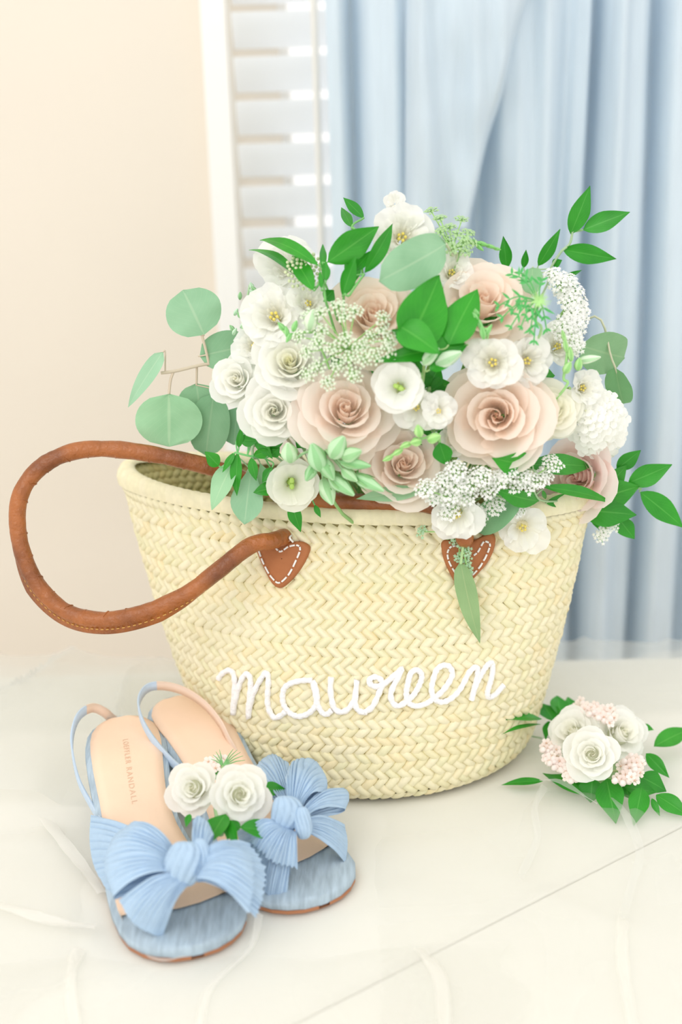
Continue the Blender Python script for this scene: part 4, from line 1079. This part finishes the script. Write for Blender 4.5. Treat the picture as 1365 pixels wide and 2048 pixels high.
def fan(root, near, far_, name, h=.010, pl=7, amp=.0030, loop=False, zrag=0.0, ns=14, seed=0, sag=0.0, hem=0.0):
    """pleated chiffon from a gathered edge (near) to a spread edge (far_), both lists of (px, py, height)"""
    nt = pl * 14
    A = spline([pz(*p) for p in near], 12); B = spline([pz(*p) for p in far_], 12)
    def samp(L, t):
        k = t * (len(L) - 1); i = min(len(L) - 2, int(k)); return L[i].lerp(L[i + 1], k - i)
    rows = []
    nl = [(s / ns, 1.0) for s in range(ns + 1)] + ([(1 - s / ns, -1.0) for s in range(0, ns + 1)] if loop else [])
    for s, sg in nl:
        row = []
        for i in range(nt + 1):
            t = i / nt; a, c = samp(A, t), samp(B, t); p = a.lerp(c, s)
            vw = (CAM - p).normalized(); nrm = (V((0, 0, 1)) * .6 + vw * .6).normalized()
            ph = t * pl * 1.7 * 2 * pi + 4.2 * noise.noise(V((t * 5, s * 1.6, seed))) + 1.1 * noise.noise(V((t * 13, s * .8, seed + 4)))
            pr = sin(ph); pr = pr * abs(pr) ** -.3 if abs(pr) > .01 else pr
            k = (.35 + .65 * sin(min(1, s * 1.2) * pi / 2)) * (1 - (.6 if loop else .45) * s ** 4)
            cr = (1 - abs(sin(ph * .5))) ** 2; d = -amp * (1.35 + 1.3 * noise.noise(V((t * 9, s * 1.5, seed + 21)))) * k * cr + .16 * amp * k * pr + .12 * amp * sin(ph * 2.7 + s * 6 + seed) * k + amp * 1.5 * noise.noise(V((t * 3.2, s * 2, seed + 9))) * s
            d += (1.35 * h * sin(pi * min(1, s * .93)) ** .8 if sg > 0 else h * .15 * sin(pi * s) - .0035 * sin(pi * s) ** .5) - sag * s * s
            dirs = (c - a).normalized() if (c - a).length > 1e-5 else V((0, 0, 0))
            rag = zrag * noise.noise(V((t * 17, seed, 0))) * s ** 3 + hem * sin(ph) * s ** 6
            if loop: d += (.0035 if sg > 0 else 0) * 0
            row.append(p + nrm * d + dirs * rag)
        rows.append(row)
    b = MB(); b.grid(rows)
    if not loop:                                 # cloth thickness at the free edge
        b.grid([[p - (CAM - p).normalized() * .0009 for p in r] for r in rows], flip=True)
    return b.build(name, M['bow'], root)
def knot(root, px, py, z, rx, ry, seed=0):
    c = pz(px, py, z); s = pxm(c); b = MB(); rows = []; vw = (CAM - c).normalized()
    for j in range(13):
        a = -pi / 2 + pi * j / 12; row = []
        for i in range(56):
            th = 2 * pi * i / 56; k = 1.08 - .26 * (1 - abs(sin(th * 5.5 + 1.6 * sin(a * 1.3 + seed) + seed))) ** 2 + .02 * sin(th * 17 + a * 3)
            row.append(c + RIGHT * (rx * s * abs(cos(a)) ** .7 * cos(th) * k) + vw * (rx * s * .75 * abs(cos(a)) ** .7 * sin(th) * k) + UP * (ry * s * sin(a)) + RIGHT * (.12 * rx * s * sin(a * 2 + seed)))
        rows.append(row)
    b.grid(rows, True); return b.build('knot', M['bow'], root)

shA, PA, insA, frA = make_shoe(pz(238, 1436, .064), pz(396, 1908, .008), 'nearer pale blue sandal with bow, at lower left', -1.7)
shB, PB, insB, frB = make_shoe(pz(338, 1398, .064), pz(650, 1806, .008), 'farther pale blue sandal, partly under the small white boutonniere', -.4)
# lettering stamped in the insole of the nearer sandal
fc = bpy.data.curves.new('stamp', 'FONT'); fc.body = 'LOEFFLER RANDALL'; fc.size = .0062; fc.extrude = 0.0; fc.align_x = 'CENTER'; fc.space_character = 1.25
fo = bpy.data.objects.new('stamp', fc); COL.objects.link(fo)
bpy.context.view_layer.update()
me = bpy.data.meshes.new_from_object(fo.evaluated_get(bpy.context.evaluated_depsgraph_get()))
bpy.data.objects.remove(fo); bpy.data.curves.remove(fc)
bmx = bmesh.new(); bmx.from_mesh(me); bmesh.ops.triangulate(bmx, faces=bmx.faces); bmesh.ops.subdivide_edges(bmx, edges=[e for e in bmx.edges if e.calc_length() > .004], cuts=1)
O_, f_, l_, s_ = frA
for v in bmx.verts:
    y = .075 + v.co.x; u = v.co.y - .002
    w_ = interp(W_TAB, y)
    p = PA(u / w_, y, .0020); v.co = p
bmx.to_mesh(me); bmx.free(); me.materials.clear(); me.materials.append(M['imprint'])
link('stamped_lettering', me, insA)

# straps round the heels
ribbon_strap(shA, [(206, 1650, .034), (180, 1606, .042), (158, 1562, .050), (146, 1510, .064), (145, 1468, .077), (158, 1432, .084), (184, 1416, .082), (208, 1424, .074), (228, 1440, .062), (262, 1452, .050), (305, 1490, .046), (322, 1540, .042)], .0085)
ribbon_strap(shA, [(318, 1512, .050), (318, 1530, .048), (328, 1555, .044), (345, 1580, .040)], .0085, 'strap_end')
ribbon_strap(shB, [(382, 1556, .046), (345, 1525, .056), (308, 1482, .068), (284, 1440, .078), (278, 1402, .085), (296, 1376, .088), (330, 1372, .088), (372, 1384, .085), (410, 1410, .080), (440, 1446, .070), (458, 1482, .058), (474, 1512, .046)], .0085)

# nearer sandal: vamp bands and bow
fan(shA, [(330, 1690, .058), (345, 1765, .046)], [(182, 1632, .040), (180, 1690, .030), (192, 1745, .018), (224, 1800, .008)], 'vamp_band', .008, 7, .0026, seed=1)
fan(shA, [(400, 1700, .056), (395, 1765, .046)], [(520, 1690, .030), (522, 1745, .020), (505, 1800, .008)], 'vamp_band', .008, 6, .0022, seed=2)
fan(shA, [(358, 1748, .062), (378, 1770, .056)], [(238, 1806, .040), (262, 1846, .028), (300, 1872, .016), (324, 1882, .008)], 'bow_tail', .012, 7, .0026, seed=3, zrag=.001)
fan(shA, [(352, 1700, .066), (345, 1722, .064), (352, 1748, .060)], [(268, 1648, .066), (228, 1680, .062), (210, 1738, .054), (228, 1800, .044)], 'bow_loop', .014, 8, .0028, loop=True, seed=4)
fan(shA, [(394, 1712, .064), (398, 1735, .062), (390, 1762, .058)], [(500, 1692, .056), (530, 1742, .048), (526, 1800, .038), (512, 1842, .028)], 'bow_tail', .012, 8, .0026, seed=6, zrag=.0016, hem=.0007)
fan(shA, [(396, 1715, .068), (400, 1735, .066), (392, 1758, .062)], [(480, 1694, .068), (503, 1720, .064), (508, 1775, .056), (498, 1835, .044)], 'bow_loop', .014, 8, .0026, seed=5, zrag=.001, hem=.0007)
fan(shA, [(384, 1705, .072), (412, 1712, .070)], [(386, 1642, .078), (398, 1634, .079), (416, 1646, .077), (428, 1672, .074)], 'bow_loop', .006, 4, .0022, loop=True, seed=7)
fan(shA, [(400, 1725, .070), (415, 1735, .068)], [(424, 1690, .068), (440, 1700, .066), (448, 1722, .064)], 'bow_loop', .005, 3, .0020, loop=True, seed=8)
knot(shA, 368, 1728, .068, 38, 46, 0); knot(shA, 402, 1716, .072, 18, 40, 2)

# farther sandal
fan(shB, [(560, 1660, .052), (588, 1680, .046)], [(470, 1630, .044), (480, 1690, .034), (505, 1750, .018), (545, 1795, .008)], 'vamp_band', .008, 7, .0024, seed=11)
fan(shB, [(606, 1640, .058), (600, 1662, .052)], [(690, 1652, .030), (696, 1690, .018), (692, 1732, .008)], 'vamp_band', .010, 6, .0024, seed=12)
fan(shB, [(556, 1668, .056), (594, 1676, .050)], [(528, 1786, .014), (545, 1798, .010), (574, 1796, .009)], 'vamp_band', .008, 6, .0024, seed=13)
fan(shB, [(572, 1618, .062), (588, 1606, .062)], [(508, 1564, .052), (520, 1526, .054), (548, 1512, .054), (578, 1530, .056)], 'bow_loop', .010, 6, .0024, loop=True, seed=14)
fan(shB, [(574, 1610, .066), (592, 1606, .066), (606, 1612, .064)], [(570, 1562, .070), (590, 1526, .072), (628, 1524, .070), (654, 1562, .064), (652, 1594, .060)], 'bow_loop', .012, 7, .0026, loop=True, seed=15)
fan(shB, [(604, 1622, .062), (606, 1638, .060)], [(668, 1582, .054), (692, 1582, .052), (699, 1598, .050), (690, 1622, .046)], 'bow_loop', .010, 4, .0022, loop=True, seed=16)
fan(shB, [(560, 1648, .062), (594, 1664, .058)], [(494, 1664, .052), (514, 1702, .046), (548, 1730, .040), (596, 1742, .034)], 'bow_tail', .012, 9, .0028, seed=17, zrag=.002, hem=.001)
knot(shB, 572, 1628, .070, 31, 37, 1); knot(shB, 606, 1646, .066, 17, 33, 3)

# ------------------------------------------------------------------ small bound flower pieces
def bound_rose(root, P, px, py, z, dpx, lean, seed, n=20, cols=(WH_IN, WH_OUT), openness=.88):
    c0 = P(px, py, z); zz = facing(c0, *lean); R = dpx * pxm(c0) / 2; c = c0 - zz * R * .25
    b = MB(); F = frame(zz); b.blob(c - zz * R * .3, R * .34, R * .34, R * .45, F, 12, 8, tint=(.86, .88, .70)); core = b.build('rose', M['petal'], root)
    rose_petals(core, c, zz, R, seed, cols[0], cols[1], n, openness)
    return core
PZ = lambda x, y, z: pz(x, y, z)
def zleaf(root, b_, t_, w, zb, zt, rl=0.0, tn=0, shape='lance', bd=.05):
    b0, t0 = pz(b_[0], b_[1], zb), pz(t_[0], t_[1], zt); nrm = ((CAM - b0).normalized() * .7 + V((0, 0, .6))).normalized()
    nrm = Matrix.Rotation(rl, 3, (t0 - b0).normalized()) @ nrm
    return leaf_mesh(b0, t0, w * pxm(b0), nrm, shape, .10, bd, LT[tn], seed=RND.random() * 9).build('leaf', M['leaf'], root)
pink_me = blossom_mesh('pink_blossom', .0048, (.985, .87, .83), 5, (.86, .62, .48), .20)
pink_bud = MB(); pink_bud.blob(V((0, 0, 0)), .0032, .0032, .0042, nu=8, nv=6, tint=(.985, .90, .87)); pink_bud = pink_bud.mesh('pink_bud', M['bud'])
bo = thing('boutonniere', 'boutonniere of two small white roses resting on the sandals', 'boutonniere', pz(430, 1630, .07))
bound_rose(bo, PZ, 383, 1576, .082, 122, (-.3, .1), 81, 19); bound_rose(bo, PZ, 481, 1588, .084, 136, (.12, .0), 84, 21)
for a in [((520, 1580), (571, 1578), 30, .07, .068, .2, 0), ((480, 1655), (577, 1674), 46, .066, .052, -.2, 0), ((452, 1628), (415, 1694), 48, .070, .060, .3, 2), ((462, 1640), (478, 1702), 22, .07, .056, .6, 1), ((380, 1628), (372, 1655), 14, .07, .066, 0, 0), ((430, 1560), (436, 1535), 14, .07, .074, 0, 3), ((470, 1640), (455, 1680), 36, .066, .06, .1, 3)]:
    zleaf(bo, *a)
b = MB()
for k in range(9):
    a = radians(20 + k * 17); h0 = pz(446, 1532, .082); e = pz(446 + 26 * cos(a) + (20 if k < 5 else 0), 1532 - 34 * sin(a), .088)
    b.tube([h0, h0.lerp(e, .6) + UP * .001, e], lambda q: .0007 * (1 - q * .7), 5, tint=(.22, .50, .20))
b.tube([pz(446, 1532, .082), pz(434, 1575, .074)], .0012, 6, tint=(.3, .5, .2)); b.build('needle_sprig', M['stem'], bo, kind='stuff')
rr = random.Random(9)
for k in range(7):
    p = pz(425 + rr.uniform(-14, 26), 1528 + rr.uniform(-9, 10), .082); link('pink_blossom', pink_me, bo, Matrix.Translation(p) @ frame(facing(p, rr.uniform(-.5, .5), .5)).to_4x4())
b = MB(); b.tube(spline([pz(430, 1590, .070), pz(436, 1630, .064), pz(442, 1668, .062)], 5), .0028, 8, tint=(.35, .55, .28)); b.build('stem', M['stem'], bo)

co = thing('corsage', 'corsage of white roses, pink waxflowers and green leaves, right of basket', 'corsage', pz(1190, 1540, .0))
bound_rose(co, PZ, 1142, 1460, .050, 116, (-.5, .55), 91, 18); bound_rose(co, PZ, 1252, 1462, .050, 124, (.6, .35), 93, 18)
bound_rose(co, PZ, 1184, 1508, .058, 124, (-.05, .1), 97, 24)
CQ = lambda x, y: (980 + x / 3.545, 1360 + y / 3.545)
for (b_, t_, w, zb, zt, rl, tn) in [((370, 275), (112, 285), 28, .050, .066, .2, 0), ((362, 315), (86, 386), 14, .046, .056, .4, 1), ((450, 290), (372, 165), 46, .034, .040, .2, 3), ((500, 260), (478, 112), 40, .036, .042, .3, 0), ((590, 230), (556, 120), 24, .036, .040, .2, 0), ((420, 290), (398, 428), 18, .032, .022, .3, 3), ((378, 718), (82, 746), 20, .012, .004, .2, 0),
                                ((640, 810), (376, 660), 34, .018, .010, .2, 3), ((730, 700), (716, 870), 52, .024, .006, .1, 3), ((830, 700), (897, 1018), 56, .026, .004, .15, 0), ((1080, 760), (1022, 1034), 42, .022, .004, -.1, 1), ((1180, 815), (1420, 975), 38, .014, .006, .1, 0), ((1166, 472), (1420, 350), 40, .022, .026, .1, 2), ((1070, 330), (1166, 356), 16, .034, .034, 0, 0),
                                ((1110, 520), (1275, 694), 28, .026, .014, .3, 3), ((1060, 680), (1255, 790), 46, .024, .010, .1, 3), ((1150, 840), (1208, 965), 14, .014, .004, .2, 1), ((960, 760), (1180, 800), 34, .02, .012, .1, 3), ((700, 740), (560, 770), 30, .018, .008, 0, 3), ((960, 740), (990, 840), 30, .02, .008, .1, 0)]:
    zleaf(co, CQ(*b_), CQ(*t_), w, zb, zt, rl, tn)
rr = random.Random(19)
for (cx, cy, rx, ry, n, z) in [(425, 480, 55, 40, 10, .036), (520, 610, 70, 40, 12, .030), (590, 690, 60, 30, 9, .028), (440, 560, 60, 40, 9, .032), (1010, 610, 85, 80, 20, .036), (960, 700, 80, 40, 10, .032), (720, 215, 80, 40, 12, .060), (830, 250, 70, 60, 12, .062), (640, 170, 40, 30, 4, .054)]:
    for k in range(n):
        a = k * 2.4; q = sqrt((k + .5) / n); x, y = CQ(cx + rx * q * cos(a), cy + ry * q * sin(a)); p = pz(x, y, z + rr.uniform(-.002, .003))
        m_ = Matrix.Translation(p) @ frame(facing(p, rr.uniform(-.6, .6), rr.uniform(-.3, .7)), rr.random() * 3).to_4x4()
        if k % 3: link('pink_blossom', pink_me, co, m_)
        else: link('pink_bud', pink_bud, co, m_)
b = MB(); p0 = pz(1185, 1535, .016)
for (cx, cy, z) in [(440, 520, .034), (540, 630, .026), (1000, 620, .034), (720, 230, .056), (830, 260, .058), (1050, 430, .03), (460, 300, .03)]:
    q = pz(*CQ(cx, cy), z); b.tube(spline([p0, (p0 + q) / 2 + V((0, 0, -.004)), q], 5), .0012, 6, tint=(.45, .55, .28))
b.blob(p0 - V((0, 0, .004)), .03, .022, .011, nu=12, nv=8, tint=(.3, .45, .22)); b.build('binding', M['stem'], co)
b = MB(); b.tube(spline([pz(*CQ(375, 415), .012), pz(*CQ(255, 385), .012), pz(*CQ(185, 330), .016), pz(*CQ(200, 300), .02)], 6), .0007, 6, tint=(.3, .5, .28)); b.build('tendril', M['stem'], co)

# ------------------------------------------------------------------ tulle veil
veil = thing('tulle_veil', 'sheer white tulle veil with satin edges spread over the table', 'veil', (0, -.3, 0))
def nz(x, y, s): return noise.noise(V((x, y, s)))
def sheet(name, x0, x1, y0, y1, zf, mat, nx=90, ny=80, edge=0.0, seed=0):
    rows = []; layer = .0004 * (seed % 4)
    for j in range(ny + 1):
        v = j / ny; row = []
        for i in range(nx + 1):
            u = i / nx; x = lerp(x0, x1, u); y = lerp(y0, y1, v)
            if edge:
                x += edge * nz(v * 4, seed, 1) * (1 - 2 * abs(u - .5)) ** 0; y += edge * nz(u * 4, seed, 2)
            row.append(V((x, y, .0008 + layer + max(0, zf(x, y)) * clear(x, y))))
        rows.append(row)
    b = MB(); b.grid(rows); return b.build(name, M[mat], veil)
def ridge(x, y, s, f=9.0):                        # sharp soft folds
    a = nz(x * f + 2 * nz(x * 3, y * 3, s), y * f * .8, s); return max(0, 1 - abs(a) * 5) ** 2
def inside(x, y): 
    return 0
def clear(x, y):
    """0 where the basket or a sandal stands, 1 away from them"""
    k = min(1, max(0, (sqrt(((x - BX) / .185) ** 2 + ((y - BYC) / .165) ** 2) - 1) / .35))
    for O_, f_, l_, s_ in (frA, frB):
        d = V((x, y, 0)) - O_; a, b_ = d.dot(f_), d.dot(l_); e = sqrt(max(0, abs(a - .135) - .10) ** 2 + b_ * b_)
        k = min(k, min(1, max(0, (e - .058) / .03)))
    return k * k * (3 - 2 * k)
def base_z(x, y): return .0012 + .004 * ridge(x, y, 1.7, 6) + .0025 * ridge(x, y, 8.3, 11)
sheet('lower_layer', -.62, .62, -.48, .146, base_z, 'tulle2', edge=.03, seed=3)
def heap_left(x, y):
    k = math.exp(-((x + .34) / .20) ** 2 - ((y - .03) / .15) ** 2)
    return .002 + k * (.045 + .030 * nz(x * 7, y * 7, 4) + .022 * ridge(x, y, 4.4, 7)) + .004 * ridge(x, y, 6, 8)
sheet('left_layer', -.66, -.14, -.12, .146, heap_left, 'tulle2', 90, 70, .02, 5)
def heap_back(x, y):
    k = math.exp(-((y - .13) / .05) ** 2) * (1 / (1 + math.exp(-(x - .10) * 40)) + .6 * math.exp(-((x + .3) / .2) ** 2))
    return .002 + k * (.024 + .016 * nz(x * 10, y * 6, 7) + .008 * ridge(x, y, 2.2, 10))
sheet('back_layer', -.62, .62, .02, .146, heap_back, 'tulle2', 110, 40, .01, 6)
def front_z(x, y): return .003 + .006 * ridge(x, y, 12.1, 5) + .004 * nz(x * 5, y * 5, 3) ** 2 + .012 * math.exp(-((x - .20) / .05) ** 2 - ((y + .16) / .05) ** 2)
sheet('front_layer', .02, .36, -.47, -.13, front_z, 'tulle', 70, 70, .04, 8)
def fl_z(x, y): return .004 + .006 * ridge(x, y, 15.1, 6) + .003 * nz(x * 6, y * 6, 9)
sheet('front_layer', -.50, -.22, -.45, -.16, fl_z, 'tulle', 60, 60, .04, 9)
sheet('front_layer', -.30, .12, -.50, -.345, lambda x, y: .003 + .005 * ridge(x, y, 21.1, 7), 'tulle', 60, 40, .03, 10)
def satin(pts, wpx, z, name='satin_edge', mat='ribbon'):
    path = spline([pz(x, y, z + dz) for x, y, dz in pts], 8); n = len(path); rows = []
    for i, p in enumerate(path):
        t = (path[min(n - 1, i + 1)] - path[max(0, i - 1)]).normalized(); sd = t.cross(V((0, 0, 1))).normalized(); w = wpx * pxm(p) * (.85 + .3 * nz(i * .2, wpx, 0))
        rows.append([p + sd * w * k + V((0, 0, .0015 * sin(k * 3 + i * .3) + .0016)) for k in (-.5, -.25, 0, .25, .5)])
    b = MB(); b.grid(rows); return b.build(name, M[mat], veil)
satin([(-20, 1806, 0), (60, 1832, .003), (130, 1850, .004), (192, 1856, .002)], 26, .006)
satin([(90, 1640, .002), (130, 1690, .006), (170, 1740, .006), (205, 1790, .002)], 26, .006)
satin([(256, 1872, .001), (290, 1898, .002), (330, 1918, .002), (372, 1912, .001)], 28, .004)
satin([(1230, 1600, .012), (1262, 1650, .012), (1280, 1710, .010), (1262, 1780, .006), (1248, 1840, .003)], 20, .004, mat='tulle2')
satin([(1250, 1830, 0), (1244, 1890, .002), (1250, 1960, .002), (1268, 2060, .001)], 26, .004)
satin([(1090, 1575, .012), (1070, 1620, .012), (1075, 1680, .008), (1040, 1760, .003)], 16, .004, mat='tulle2')
satin([(1080, 1564, .016), (1120, 1566, .020), (1160, 1588, .018), (1196, 1612, .012)], 10, .006, mat='tulle2')
satin([(840, 1900, 0), (880, 1960, .002), (890, 2060, .002)], 30, .003)
satin([(160, 1900, 0), (140, 1960, .002), (150, 2060, .002)], 26, .003)
satin([(520, 1830, .004), (500, 1900, .004), (420, 1980, .002), (400, 2060, .001)], 16, .004)
